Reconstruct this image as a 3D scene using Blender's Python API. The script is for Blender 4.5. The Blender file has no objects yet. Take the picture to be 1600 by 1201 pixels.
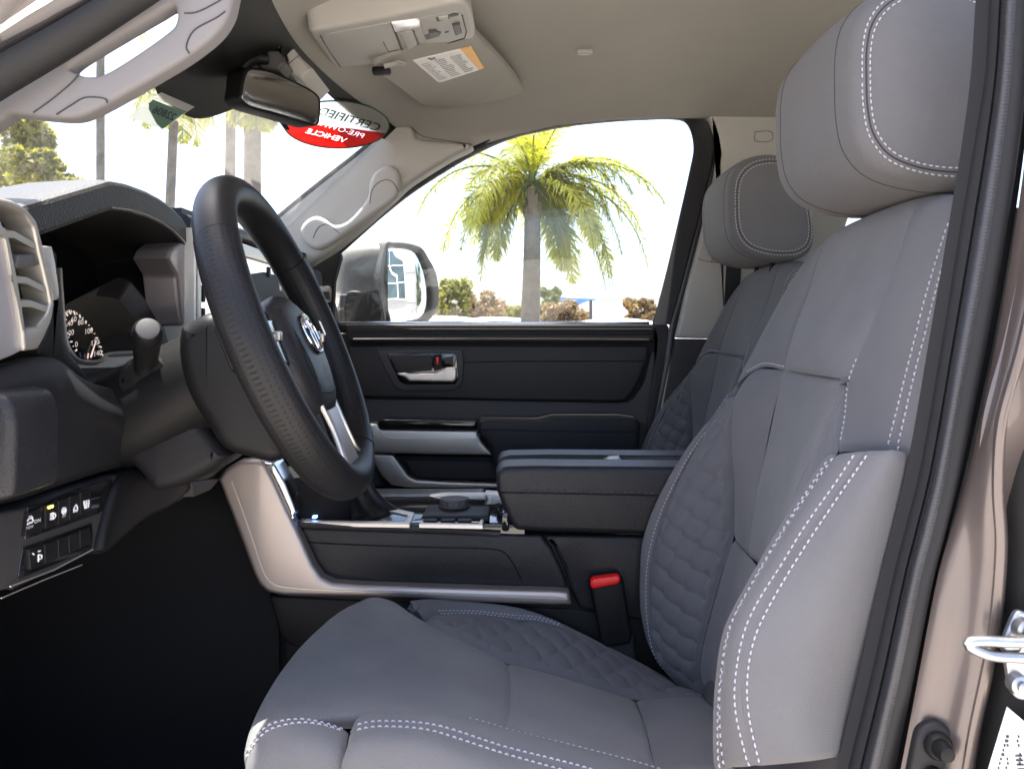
import bpy, bmesh, math, random
import numpy as np
from mathutils import Vector, Matrix, Euler

random.seed(7); np.random.seed(7)
SC = bpy.context.scene
COL = SC.collection
PI = math.pi

# ------------------------------------------------------------------ camera, light, exposure
FPX, HPX, ZC = 1300.0, 515.0, 1.42
cam = bpy.data.cameras.new('camera'); cam_o = bpy.data.objects.new('camera', cam); COL.objects.link(cam_o)
cam_o.location = (0, 0, ZC); cam_o.rotation_euler = (PI/2, 0, 0)
cam.sensor_width = 36.0; cam.lens = 36.0*FPX/1600.0
cam.shift_y = -(600.5-HPX)/1600.0
cam.clip_start = 0.05; cam.clip_end = 2000
cam.dof.use_dof = True; cam.dof.focus_distance = 1.25; cam.dof.aperture_fstop = 16
SC.camera = cam_o

SUN_DIR = Vector((-0.15, 0.09, 0.95)).normalized()          # towards the sun: high, ahead and past the passenger side
wd = bpy.data.worlds.new("World"); SC.world = wd; wd.use_nodes = True
wn = wd.node_tree.nodes; wl = wd.node_tree.links
sky = wn.new('ShaderNodeTexSky'); sky.sky_type = 'NISHITA'; sky.sun_disc = False
sky.sun_elevation = math.asin(SUN_DIR.z)
sky.sun_rotation = math.atan2(SUN_DIR.x, SUN_DIR.y)
sky.air_density = 0.7; sky.dust_density = 4.0; sky.ozone_density = 1.0
bg = wn['Background']; bg.inputs['Strength'].default_value = 0.15
wl.new(sky.outputs[0], bg.inputs['Color'])
sun = bpy.data.lights.new('sun', 'SUN'); sun.energy = 4.2; sun.angle = math.radians(0.53); sun.color = (1, .95, .87)
sun_o = bpy.data.objects.new('sun', sun); COL.objects.link(sun_o); sun_o.location = (0, 0, 30)
sun_o.rotation_euler = SUN_DIR.to_track_quat('Z', 'Y').to_euler()
SC.view_settings.view_transform = 'Standard'; SC.view_settings.look = 'None'
SC.view_settings.exposure = 2.45; SC.view_settings.gamma = 1; SC.view_settings.use_curve_mapping = False
SC.render.engine = 'CYCLES'
cy = SC.cycles
cy.use_denoising = True
try: cy.denoiser = 'OPENIMAGEDENOISE'
except Exception: pass
cy.max_bounces = 10; cy.diffuse_bounces = 6; cy.glossy_bounces = 4; cy.transmission_bounces = 4; cy.transparent_max_bounces = 16
cy.sample_clamp_indirect = 8; cy.caustics_reflective = False; cy.caustics_refractive = False

# ------------------------------------------------------------------ geometry helpers
def P(x, y, Y):
    """the point of the plane a distance Y to the passenger side, under a spot of the drawing"""
    return np.array(((x-800.0)/FPX*Y, Y, ZC-(y-HPX)/FPX*Y))
def PX(x, y, X):
    return P(x, y, X*FPX/(x-800.0))
def PZ(x, y, Z):
    return P(x, y, (ZC-Z)*FPX/(y-HPX))
def PP(x, y, O, N):
    d = P(x, y, 1.0)-np.array((0, 0, ZC)); e = np.array((0, 0, ZC))
    t = np.dot(np.array(O)-e, N)/np.dot(d, N)
    return e+d*t
def V(x, y, z): return np.array((x, y, z), float)
def R(x, y, z): return np.array((x, y, ZC+z), float)
def C(pts, Y, K=1.0):
    n = len(pts)
    if isinstance(Y, (int, float)): ys = [Y]*n
    elif len(Y) == 2 and n != 2: ys = [Y[0]+(Y[1]-Y[0])*i/(n-1) for i in range(n)]
    else: ys = list(Y)
    return [P(p[0], p[1], yy*K) for p, yy in zip(pts, ys)]

def spl(pts, n, closed=False, sharp=False):
    """n points evenly along a smooth line through pts"""
    p = np.array(pts, float)
    if closed: p = np.vstack([p, p[:1]])
    k = len(p)
    if k == 2 or sharp:
        d = p
    else:
        out = []
        seg = np.linalg.norm(np.diff(p, axis=0), axis=1); seg[seg < 1e-9] = 1e-9
        t = np.concatenate([[0], np.cumsum(np.sqrt(seg))])
        m = np.zeros_like(p)
        for i in range(k):
            if closed:
                a = i-1 if i > 0 else k-2; b = i+1 if i < k-1 else 1
                ta = t[i]-(np.sqrt(seg[a]) if i > 0 else np.sqrt(seg[k-2])); tb = t[i]+(np.sqrt(seg[i]) if i < k-1 else np.sqrt(seg[0]))
                if i > 0: ta = t[i-1]
                if i < k-1: tb = t[i+1]
            else:
                a = max(i-1, 0); b = min(i+1, k-1); ta = t[a]; tb = t[b]
            m[i] = (p[b]-p[a])/(tb-ta)
        for i in range(k-1):
            h = t[i+1]-t[i]
            for s in np.linspace(0, 1, 14, endpoint=False):
                out.append((2*s**3-3*s**2+1)*p[i]+(s**3-2*s**2+s)*h*m[i]+(-2*s**3+3*s**2)*p[i+1]+(s**3-s**2)*h*m[i+1])
        out.append(p[-1]); d = np.array(out)
    L = np.concatenate([[0], np.cumsum(np.linalg.norm(np.diff(d, axis=0), axis=1))])
    tt = np.linspace(0, L[-1], n+1)[:-1] if closed else np.linspace(0, L[-1], n)
    return np.stack([np.interp(tt, L, d[:, j]) for j in range(d.shape[1])], 1)

def rootloc(parent):
    if parent is None: return np.zeros(3)
    o = parent
    while o.parent: o = o.parent
    return np.array(o.location)

def mk(name, verts, faces, mat, parent=None, smooth=True, angle=40, uv=None, mats=None, midx=None):
    if isinstance(parent, Surf): parent = parent.obj
    off = rootloc(parent)
    me = bpy.data.meshes.new(name)
    vv = np.array(verts, float).reshape(-1, 3)-off
    me.from_pydata(vv.tolist(), [], [tuple(int(i) for i in f) for f in faces])
    me.update()
    if smooth:
        me.polygons.foreach_set('use_smooth', [True]*len(me.polygons))
        me.set_sharp_from_angle(angle=math.radians(angle))
    for m in (mats or [mat]): me.materials.append(m)
    if midx is not None: me.polygons.foreach_set('material_index', midx)
    if uv is not None:
        l = me.uv_layers.new(name='UVMap')
        idx = np.zeros(len(me.loops), np.int32); me.loops.foreach_get('vertex_index', idx)
        l.data.foreach_set('uv', np.array(uv, float)[idx].ravel())
    o = bpy.data.objects.new(name, me); COL.objects.link(o)
    if parent is not None: o.parent = parent
    return o

def thing(name, label, cat, loc=(0, 0, 0), group=None):
    o = bpy.data.objects.new(name, None); COL.objects.link(o); o.location = loc
    o.empty_display_size = .05
    o['label'] = label; o['category'] = cat
    if group: o['group'] = group
    return o
def tag(o, label, cat, group=None):
    o['label'] = label; o['category'] = cat
    if group: o['group'] = group
    return o

class MB:
    def __init__(s): s.v = []; s.f = []
    def add(s, v, f):
        b = len(s.v); s.v.extend([tuple(x) for x in v]); s.f.extend([tuple(i+b for i in q) for q in f]); return s
    def done(s, name, mat, parent=None, **k): return mk(name, s.v, s.f, mat, parent, **k)
    def box(s, c, size, M=None, bev=0.0, seg=2):
        v, f = boxgeo(size, bev, seg)
        v = np.array(v)
        if M is not None: v = v @ np.array(M)[:3, :3].T
        return s.add(v+np.array(c), f)
    def tube(s, pts, r, n=10, closed=False, flat=None, cap=True):
        v, f = tubegeo(pts, r, n, closed, flat, cap); return s.add(v, f)

_boxcache = {}
def boxgeo(size, bev=0.0, seg=2):
    key = (tuple(round(x, 5) for x in size), round(bev, 5), seg)
    if key in _boxcache: return _boxcache[key]
    bm = bmesh.new(); bmesh.ops.create_cube(bm, size=1.0)
    for q in bm.verts: q.co = Vector((q.co.x*size[0], q.co.y*size[1], q.co.z*size[2]))
    if bev > 0: bmesh.ops.bevel(bm, geom=bm.edges[:], offset=bev, segments=seg, profile=.5, affect='EDGES', clamp_overlap=True)
    bm.verts.ensure_lookup_table()
    r = ([tuple(q.co) for q in bm.verts], [[q.index for q in fc.verts] for fc in bm.faces]); bm.free()
    _boxcache[key] = r
    return r

def tubegeo(pts, r, n=10, closed=False, flat=None, cap=True):
    p = np.array(pts, float); k = len(p)
    rr = np.array([r]*k if isinstance(r, (int, float)) else r, float)
    if closed: T = np.roll(p, -1, 0)-np.roll(p, 1, 0)
    else: T = np.gradient(p, axis=0)
    T /= np.linalg.norm(T, axis=1)[:, None]+1e-12
    up = np.array((0, 0, 1.0)) if abs(T[0][2]) < .9 else np.array((0, 1.0, 0))
    vs = []; prev = None
    for i in range(k):
        if prev is None: a = np.cross(T[i], up)
        else: a = prev-T[i]*np.dot(prev, T[i])
        a /= np.linalg.norm(a)+1e-12; b = np.cross(T[i], a); prev = a
        fl = flat if flat else (1, 1)
        for j in range(n):
            th = 2*PI*j/n
            vs.append(p[i]+rr[i]*(fl[0]*math.cos(th)*a+fl[1]*math.sin(th)*b))
    fs = []
    for i in range(k if closed else k-1):
        i2 = (i+1) % k
        for j in range(n):
            fs.append((i*n+j, i*n+(j+1) % n, i2*n+(j+1) % n, i2*n+j))
    if cap and not closed:
        fs.append(tuple(range(n))[::-1]); fs.append(tuple((k-1)*n+j for j in range(n)))
    return vs, fs

def lines(name, paths, r, mt, parent, n=6):
    for q in paths:
        b = MB(); b.tube(q, r, n); b.done(name, mt, parent)

class Surf:
    """a grid of points with normals that look out of the cab parts; panels and seams are read from it"""
    def __init__(s, curves, n, m, inside=None):
        s.inside = inside
        cs = np.array([spl(c, n) for c in curves])            # k,n,3
        if len(curves) == 2:
            w = np.linspace(0, 1, m)[:, None, None]; G = cs[0]*(1-w)+cs[1]*w
        else:
            G = np.stack([spl(cs[:, i], m) for i in range(n)], 1)
        s.G = np.ascontiguousarray(G.transpose(1, 0, 2)); s.n = n; s.m = m
        s.calc()
    def calc(s):
        du = np.gradient(s.G, axis=0); dv = np.gradient(s.G, axis=1)
        N = np.cross(du, dv); N /= np.linalg.norm(N, axis=2)[:, :, None]+1e-12
        c = s.G.mean((0, 1)); view = np.array((0, 0, ZC))-c if s.inside is None else c-s.inside
        s.flip = np.dot(N.mean((0, 1)), view) < 0
        if s.flip: N = -N
        s.N = N
    def dist(s):
        """arc length coordinates and distances from the four edges"""
        a = np.zeros((s.n, s.m)); b = np.zeros((s.n, s.m))
        a[1:] = np.cumsum(np.linalg.norm(np.diff(s.G, axis=0), axis=2), 0)
        b[:, 1:] = np.cumsum(np.linalg.norm(np.diff(s.G, axis=1), axis=2), 1)
        return a, b, a[-1:, :]-a, b[:, -1:]-b
    def push(s, d): s.G = s.G+s.N*d[:, :, None]; return s
    def at(s, u, v):
        i = min(max(u, 0), 1)*(s.n-1); j = min(max(v, 0), 1)*(s.m-1)
        i0 = min(int(i), s.n-2); j0 = min(int(j), s.m-2); fi = i-i0; fj = j-j0
        def b(A): return (A[i0, j0]*(1-fi)*(1-fj)+A[i0+1, j0]*fi*(1-fj)+A[i0, j0+1]*(1-fi)*fj+A[i0+1, j0+1]*fi*fj)
        return b(s.G), b(s.N)
    def mesh(s, name, mat, parent, skirt=.012, **k):
        n, m = s.n, s.m
        v = s.G.reshape(-1, 3); a, b, _, _ = s.dist()
        f = []
        for i in range(n-1):
            for j in range(m-1):
                q = (i*m+j, (i+1)*m+j, (i+1)*m+j+1, i*m+j+1)
                f.append(q[::-1] if s.flip else q)
        uv = np.stack([a.ravel(), b.ravel()], 1)
        if skirt:
            ring = [(i, 0) for i in range(n)]+[(n-1, j) for j in range(1, m)]+[(i, m-1) for i in range(n-2, -1, -1)]+[(0, j) for j in range(m-2, 0, -1)]
            base = len(v)
            sk = np.array([s.G[i, j]-s.N[i, j]*skirt for i, j in ring]); v = np.vstack([v, sk])
            uv = np.vstack([uv, np.array([[a[i, j], b[i, j]] for i, j in ring])])
            L = len(ring)
            for q in range(L):
                q2 = (q+1) % L
                i1 = ring[q][0]*m+ring[q][1]; i2 = ring[q2][0]*m+ring[q2][1]
                fc = (i1, base+q, base+q2, i2)
                f.append(fc[::-1] if s.flip else fc)
        return mk(name, v, f, mat, parent, uv=uv, angle=60, **k)

def panel(name, curves, mat, parent, n=60, m=30, bulge=0.0, roll=.0022, rw=.005, fn=None, skirt=.015, edges=(1, 1, 1, 1), inside=None):
    s = Surf(curves, n, m, inside)
    a, b, a2, b2 = s.dist()
    d = np.zeros((n, m))
    if bulge:
        u = np.linspace(0, 1, n)[:, None]; w = np.linspace(0, 1, m)[None, :]
        d += bulge*np.sin(PI*w)**.7*np.clip(np.sin(PI*u), 0, 1)**.35
    if fn is not None: d += fn(a, b, a2, b2)
    if roll:
        for q, e in zip((a, a2, b, b2), edges):
            if e: d -= roll*np.exp(-(q/rw)**2)
    s.push(d); s.calc()
    s.obj = s.mesh(name, mat, parent, skirt)
    return s

def stitch_line(mb, pts, nrm, L=.0040, gap=.0026, r=.0008):
    """short thread dashes along pts, sitting on the surface"""
    p = np.array(pts); nn = np.array(nrm)
    seg = np.concatenate([[0], np.cumsum(np.linalg.norm(np.diff(p, axis=0), axis=1))])
    t = 0.0
    def at(x): return np.array([np.interp(x, seg, p[:, j]) for j in range(3)]), np.array([np.interp(x, seg, nn[:, j]) for j in range(3)])
    while t+L < seg[-1]:
        LL = L*random.uniform(.9, 1.08)
        q = [at(t+LL*k) for k in (0, .25, .5, .75, 1)]
        lift = (-.0006, .0007, .001, .0007, -.0006)
        mb.tube([a+b*l for (a, b), l in zip(q, lift)], [r*.6, r, r*1.05, r, r*.6], 6)
        t += L+gap

def seam_stitch(mb, surf, off, side, u0=0.0, u1=1.0, n=160, **k):
    """stitches parallel to one edge of a panel at a distance off"""
    a, b, a2, b2 = surf.dist()
    pts = []; ns = []
    for u in np.linspace(u0, u1, n):
        i = min(int(round(u*(surf.n-1))), surf.n-1)
        row = b[i] if side == 'A' else b2[i]
        vs = np.linspace(0, 1, surf.m)
        v = np.interp(off, row, vs) if side == 'A' else np.interp(off, row[::-1], vs[::-1])
        q, w = surf.at(u, v); pts.append(q); ns.append(w)
    stitch_line(mb, pts, ns, **k)
def seam_stitch_v(mb, surf, off, side, v0=0.0, v1=1.0, n=120, **k):
    a, b, a2, b2 = surf.dist()
    pts = []; ns = []
    for v in np.linspace(v0, v1, n):
        j = min(int(round(v*(surf.m-1))), surf.m-1)
        col = a[:, j] if side == 'A' else a2[:, j]
        us = np.linspace(0, 1, surf.n)
        u = np.interp(off, col, us) if side == 'A' else np.interp(off, col[::-1], us[::-1])
        q, w = surf.at(u, v); pts.append(q); ns.append(w)
    stitch_line(mb, pts, ns, **k)

def poly_area(p): 
    x, y = p[:, 0], p[:, 1]; return .5*np.sum(x*np.roll(y, -1)-np.roll(x, -1)*y)
def offset2(p, d):
    """a closed 2D outline moved inwards by d"""
    sg = 1 if poly_area(p) > 0 else -1
    e = np.roll(p, -1, 0)-p; e /= np.linalg.norm(e, axis=1)[:, None]+1e-12
    nrm = np.stack([-e[:, 1], e[:, 0]], 1)*sg
    n0 = np.roll(nrm, 1, 0); b = nrm+n0; l = np.linalg.norm(b, axis=1)[:, None]; b /= l+1e-12
    c = np.clip((b*nrm).sum(1), .45, 1)[:, None]
    return p+b*d/c

def frame_of(pts):
    p = np.array(pts); c = p.mean(0)
    u, s, vt = np.linalg.svd(p-c)
    return c, vt[0], vt[1], vt[2]

def slabgeo(pts, depth, bev=.003, seg=3, holes=None, n=None, smooth=True, away=(0, 1, 0)):
    """a plate with a rounded front rim; pts are 3D points of its front outline, depth goes along 'away'"""
    p = np.array(pts, float)
    if n: p = spl(p, n, closed=True, sharp=not smooth)
    c, ax, ay, az = frame_of(p)
    aw = np.array(away, float)
    if np.dot(az, aw) < 0: az = -az
    q = np.stack([(p-c) @ ax, (p-c) @ ay], 1); h = (p-c) @ az
    sg = poly_area(q) > 0
    N = len(q); vs = []; rings = []
    def ring(off, dz):
        o = offset2(q, off) if off else q
        rings.append(len(vs)); vs.extend([c+a*ax+b*ay+(hh+dz)*az for (a, b), hh in zip(o, h)])
    ring(bev*.25, depth); ring(0, depth-min(bev*.25, depth*.2))
    for k in range(seg+1):
        t = k/seg*PI/2
        ring(bev*(1-math.cos(t)), bev*(1-math.sin(t)))
    fs = []
    for a, b in zip(rings[:-1], rings[1:]):
        for i in range(N):
            j = (i+1) % N; fs.append((a+i, a+j, b+j, b+i))
    fs.append(tuple(rings[-1]+i for i in range(N))); fs.append(tuple(rings[0]+i for i in range(N))[::-1])
    bm = bmesh.new(); bv = [bm.verts.new(x) for x in vs]
    for f in fs:
        try: bm.faces.new([bv[i] for i in f])
        except ValueError: pass
    big = [f for f in bm.faces if len(f.verts) > 4]
    bmesh.ops.triangulate(bm, faces=big)
    bmesh.ops.recalc_face_normals(bm, faces=bm.faces[:])
    bm.verts.index_update()
    out = ([tuple(x.co) for x in bm.verts], [[x.index for x in f.verts] for f in bm.faces]); bm.free()
    return out
def slab(name, pts, depth, mat, parent, bev=.003, seg=3, n=None, smooth=True, away=(0, 1, 0), **k):
    v, f = slabgeo(pts, depth, bev, seg, None, n, smooth, away)
    return mk(name, v, f, mat, parent, **k)

def ringgeo(outer, inner, depth, bev=.004, n=96, away=(0, 1, 0), smooth=True, seg=3):
    """a plate with one opening, both rims rounded"""
    A = spl(outer, n, closed=True, sharp=not smooth); B = spl(inner, n, closed=True, sharp=not smooth)
    c, ax, ay, az = frame_of(A)
    if np.dot(az, np.array(away, float)) < 0: az = -az
    def two(p): return np.stack([(p-c) @ ax, (p-c) @ ay], 1), (p-c) @ az
    qa, ha = two(A); qb, hb = two(B)
    if poly_area(qa)*poly_area(qb) < 0: qb = qb[::-1]; hb = hb[::-1]
    k = min(range(n), key=lambda k: np.sum((np.roll(qb, -k, 0)-qa)**2)); qb = np.roll(qb, -k, 0); hb = np.roll(hb, -k)
    vs = []; rings = []
    def ring(q, h, off, dz):
        o = offset2(q, off) if off else q
        rings.append(len(vs)); vs.extend([c+a*ax+b*ay+(hh+dz)*az for (a, b), hh in zip(o, h)])
    ring(qa, ha, 0, depth)
    for s in range(seg+1):
        t = s/seg*PI/2; ring(qa, ha, bev*(1-math.cos(t)), bev*(1-math.sin(t)))
    for s in range(seg, -1, -1):
        t = s/seg*PI/2; ring(qb, hb, -bev*(1-math.cos(t)), bev*(1-math.sin(t)))
    ring(qb, hb, 0, depth)
    fs = []; K = len(rings); h = K//2
    for r in range(K-1):
        if r == h-1: continue
        a = rings[r]; b = rings[r+1]
        for i in range(n):
            j = (i+1) % n; fs.append((a+i, a+j, b+j, b+i))
    bm = bmesh.new(); bv = [bm.verts.new(x) for x in vs]
    for f in fs: bm.faces.new([bv[i] for i in f])
    for (ra, rb) in ((h-1, h), (0, K-1)):
        es = []
        for r in (ra, rb):
            for i in range(n):
                e = bm.edges.get((bv[rings[r]+i], bv[rings[r]+(i+1) % n]))
                es.append(e)
        bmesh.ops.triangle_fill(bm, use_beauty=True, use_dissolve=False, edges=es, normal=Vector(az))
    bmesh.ops.recalc_face_normals(bm, faces=bm.faces[:]); bm.verts.index_update()
    out = ([tuple(x.co) for x in bm.verts], [[x.index for x in f.verts] for f in bm.faces]); bm.free()
    return out
def ringslab(name, outer, inner, depth, mat, parent, bev=.004, n=96, away=(0, 1, 0), smooth=True, **k):
    v, f = ringgeo(outer, inner, depth, bev, n, away, smooth); return mk(name, v, f, mat, parent, **k)

def loft(name, rings, mat, parent, n=24, closed=True, cap=True, m=None, **k):
    rs = np.array([spl(r, n, closed=closed) for r in rings])
    if m: rs = np.stack([spl(rs[:, i], m) for i in range(n)], 1)
    K = len(rs); v = rs.reshape(-1, 3); f = []
    for i in range(K-1):
        for j in range(n if closed else n-1):
            j2 = (j+1) % n; f.append((i*n+j, i*n+j2, (i+1)*n+j2, (i+1)*n+j))
    if cap and closed: f.append(tuple(range(n))[::-1]); f.append(tuple((K-1)*n+j for j in range(n)))
    bm = bmesh.new(); bv = [bm.verts.new(x) for x in v]
    for q in f: bm.faces.new([bv[i] for i in q])
    bmesh.ops.recalc_face_normals(bm, faces=bm.faces[:]); bm.verts.index_update()
    vv = [tuple(x.co) for x in bm.verts]; ff = [[x.index for x in q.verts] for q in bm.faces]; bm.free()
    return mk(name, vv, ff, mat, parent, **k)

_fonts = {}
def textgeo(s, size=1.0, align='CENTER', depth=0.0, shear=0.0, bold=0.0):
    cu = bpy.data.curves.new('t', 'FONT'); cu.body = s; cu.size = size; cu.align_x = align; cu.align_y = 'CENTER'
    cu.extrude = depth; cu.shear = shear; cu.offset = bold; cu.resolution_u = 3
    o = bpy.data.objects.new('t', cu); COL.objects.link(o)
    dg = bpy.context.evaluated_depsgraph_get(); ev = o.evaluated_get(dg); me = ev.to_mesh()
    v = np.array([tuple(q.co) for q in me.vertices]).reshape(-1, 3); f = [list(p.vertices) for p in me.polygons]
    ev.to_mesh_clear(); bpy.data.objects.remove(o); bpy.data.curves.remove(cu)
    return v, f

def copy_tree(o, parent=None):
    c = o.copy(); COL.objects.link(c)
    if parent is not None: c.parent = parent
    for ch in list(o.children): copy_tree(ch, c)
    return c

# ------------------------------------------------------------------ materials
def mat(name, base, rough=.5, metal=0.0, bump=0.0, bscale=400, btype='noise', var=0.0, vscale=6, spec=.5, coat=0.0, sheen=0.0, bdist=.001, col2=None):
    m = bpy.data.materials.new(name); m.use_nodes = True
    nt = m.node_tree; b = nt.nodes['Principled BSDF']; L = nt.links
    c = (*base, 1) if len(base) == 3 else base
    b.inputs['Base Color'].default_value = c; b.inputs['Roughness'].default_value = rough; b.inputs['Metallic'].default_value = metal
    b.inputs['Specular IOR Level'].default_value = spec
    if coat: b.inputs['Coat Weight'].default_value = coat; b.inputs['Coat Roughness'].default_value = .04
    if sheen: b.inputs['Sheen Weight'].default_value = sheen; b.inputs['Sheen Roughness'].default_value = .4
    tc = nt.nodes.new('ShaderNodeTexCoord')
    if var:
        nz = nt.nodes.new('ShaderNodeTexNoise'); nz.inputs['Scale'].default_value = vscale; nz.inputs['Detail'].default_value = 6; nz.inputs['Roughness'].default_value = .6
        L.new(tc.outputs['Object'], nz.inputs['Vector'])
        mx = nt.nodes.new('ShaderNodeMix'); mx.data_type = 'RGBA'
        cr = nt.nodes.new('ShaderNodeMapRange'); cr.inputs[1].default_value = .3; cr.inputs[2].default_value = .7
        L.new(nz.outputs['Fac'], cr.inputs[0]); L.new(cr.outputs[0], mx.inputs[0])
        lo = tuple(x*(1-var) for x in base[:3]) if col2 is None else base[:3]
        hi = tuple(min(1, x*(1+var)) for x in base[:3]) if col2 is None else col2
        mx.inputs[6].default_value = (*lo, 1); mx.inputs[7].default_value = (*hi, 1)
        L.new(mx.outputs[2], b.inputs['Base Color'])
        r2 = nt.nodes.new('ShaderNodeMapRange'); r2.inputs[3].default_value = max(0, rough-.06); r2.inputs[4].default_value = min(1, rough+.06)
        L.new(nz.outputs['Fac'], r2.inputs[0]); L.new(r2.outputs[0], b.inputs['Roughness'])
    if bump:
        bp = nt.nodes.new('ShaderNodeBump'); bp.inputs['Strength'].default_value = bump; bp.inputs['Distance'].default_value = bdist
        if btype == 'noise':
            t = nt.nodes.new('ShaderNodeTexNoise'); t.inputs['Scale'].default_value = bscale; t.inputs['Detail'].default_value = 3
            L.new(tc.outputs['Object'], t.inputs['Vector']); L.new(t.outputs['Fac'], bp.inputs['Height'])
        elif btype == 'leather':
            t = nt.nodes.new('ShaderNodeTexVoronoi'); t.inputs['Scale'].default_value = bscale; t.feature = 'SMOOTH_F1'
            L.new(tc.outputs['Object'], t.inputs['Vector']); L.new(t.outputs['Distance'], bp.inputs['Height'])
        elif btype == 'weave':
            w1 = nt.nodes.new('ShaderNodeTexWave'); w1.inputs['Scale'].default_value = bscale; w1.bands_direction = 'X'; w1.inputs['Distortion'].default_value = 1.5; w1.inputs['Detail Scale'].default_value = 3
            w2 = nt.nodes.new('ShaderNodeTexWave'); w2.inputs['Scale'].default_value = bscale; w2.bands_direction = 'Y'; w2.inputs['Distortion'].default_value = 1.5; w2.inputs['Detail Scale'].default_value = 3
            ad = nt.nodes.new('ShaderNodeMath'); ad.operation = 'ADD'
            L.new(tc.outputs['UV'], w1.inputs['Vector']); L.new(tc.outputs['UV'], w2.inputs['Vector'])
            L.new(w1.outputs['Fac'], ad.inputs[0]); L.new(w2.outputs['Fac'], ad.inputs[1]); L.new(ad.outputs[0], bp.inputs['Height'])
        elif btype == 'dots':
            t = nt.nodes.new('ShaderNodeTexVoronoi'); t.inputs['Scale'].default_value = bscale; t.inputs['Randomness'].default_value = 0.0
            L.new(tc.outputs['UV'], t.inputs['Vector'])
            q = nt.nodes.new('ShaderNodeMapRange'); q.inputs[1].default_value = .13; q.inputs[2].default_value = .22
            L.new(t.outputs['Distance'], q.inputs[0]); L.new(q.outputs[0], bp.inputs['Height'])
        elif btype == 'brush':
            mp = nt.nodes.new('ShaderNodeMapping'); mp.inputs['Scale'].default_value = (bscale*.03, bscale, bscale)
            t = nt.nodes.new('ShaderNodeTexNoise'); t.inputs['Scale'].default_value = 1
            L.new(tc.outputs['Object'], mp.inputs['Vector']); L.new(mp.outputs[0], t.inputs['Vector']); L.new(t.outputs['Fac'], bp.inputs['Height'])
        L.new(bp.outputs[0], b.inputs['Normal'])
    return m

def emis(name, col, st):
    m = bpy.data.materials.new(name); m.use_nodes = True; b = m.node_tree.nodes['Principled BSDF']
    b.inputs['Base Color'].default_value = (*col, 1); b.inputs['Emission Color'].default_value = (*col, 1); b.inputs['Emission Strength'].default_value = st
    return m

def glassmat(name, tint=(.92, .95, .93), dust=.03, dscale=60, refl=1.0):
    """thin pane: clear, a Fresnel reflection and a little dust that scatters light"""
    m = bpy.data.materials.new(name); m.use_nodes = True; nt = m.node_tree; L = nt.links
    for x in list(nt.nodes): nt.nodes.remove(x)
    out = nt.nodes.new('ShaderNodeOutputMaterial'); tr = nt.nodes.new('ShaderNodeBsdfTransparent'); tr.inputs[0].default_value = (*tint, 1)
    gl = nt.nodes.new('ShaderNodeBsdfGlossy'); gl.inputs['Roughness'].default_value = .01
    fr = nt.nodes.new('ShaderNodeFresnel'); fr.inputs[0].default_value = 1.5
    ml = nt.nodes.new('ShaderNodeMath'); ml.operation = 'MULTIPLY'; ml.inputs[1].default_value = refl
    mx = nt.nodes.new('ShaderNodeMixShader'); L.new(fr.outputs[0], ml.inputs[0]); L.new(ml.outputs[0], mx.inputs[0]); L.new(tr.outputs[0], mx.inputs[1]); L.new(gl.outputs[0], mx.inputs[2])
    d = nt.nodes.new('ShaderNodeBsdfTranslucent'); d.inputs[0].default_value = (.8, .78, .74, 1)
    d2 = nt.nodes.new('ShaderNodeBsdfDiffuse'); d2.inputs[0].default_value = (.6, .58, .54, 1)
    dm = nt.nodes.new('ShaderNodeMixShader'); dm.inputs[0].default_value = .5; L.new(d.outputs[0], dm.inputs[1]); L.new(d2.outputs[0], dm.inputs[2])
    tc = nt.nodes.new('ShaderNodeTexCoord'); nz = nt.nodes.new('ShaderNodeTexNoise'); nz.inputs['Scale'].default_value = dscale; nz.inputs['Detail'].default_value = 8
    L.new(tc.outputs['Object'], nz.inputs['Vector'])
    mr = nt.nodes.new('ShaderNodeMapRange'); mr.inputs[1].default_value = .35; mr.inputs[2].default_value = .75; mr.inputs[3].default_value = dust*.4; mr.inputs[4].default_value = dust*1.8
    L.new(nz.outputs['Fac'], mr.inputs[0])
    vo = nt.nodes.new('ShaderNodeTexVoronoi'); vo.inputs['Scale'].default_value = 140; L.new(tc.outputs['Object'], vo.inputs['Vector'])
    sp = nt.nodes.new('ShaderNodeMapRange'); sp.inputs[1].default_value = .06; sp.inputs[2].default_value = .03; sp.inputs[3].default_value = 0; sp.inputs[4].default_value = dust*3
    L.new(vo.outputs['Distance'], sp.inputs[0])
    ad = nt.nodes.new('ShaderNodeMath'); ad.operation = 'ADD'; L.new(mr.outputs[0], ad.inputs[0]); L.new(sp.outputs[0], ad.inputs[1])
    m2 = nt.nodes.new('ShaderNodeMixShader'); L.new(ad.outputs[0], m2.inputs[0]); L.new(mx.outputs[0], m2.inputs[1]); L.new(dm.outputs[0], m2.inputs[2])
    L.new(m2.outputs[0], out.inputs[0])
    return m

M = {}
M['fabric'] = mat('seat_fabric', (.116, .1145, .1195), .85, bump=.35, bscale=170, btype='weave', var=.06, vscale=9, spec=.25, sheen=.12, bdist=.0006)
M['insert'] = mat('seat_insert_fabric', (.143, .142, .146), .9, bump=.4, bscale=170, btype='weave', var=.10, vscale=14, spec=.2, sheen=.12, bdist=.0006)
M['quilt'] = mat('quilted_fabric', (.102, .101, .108), .85, bump=.3, bscale=170, btype='weave', var=.05, vscale=12, spec=.25, sheen=.12, bdist=.0006)
M['thread'] = mat('pale_thread', (.40, .39, .43), .8)
M['dark_thread'] = mat('dark_thread', (.05, .05, .055), .7)
M['foam'] = mat('seat_back_cloth', (.06, .06, .065), .9, bump=.2, bscale=300)
M['headliner'] = mat('headliner_cloth', (.345, .333, .300), .95, bump=.3, bscale=700, var=.04, vscale=5, spec=.1, bdist=.0006)
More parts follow.
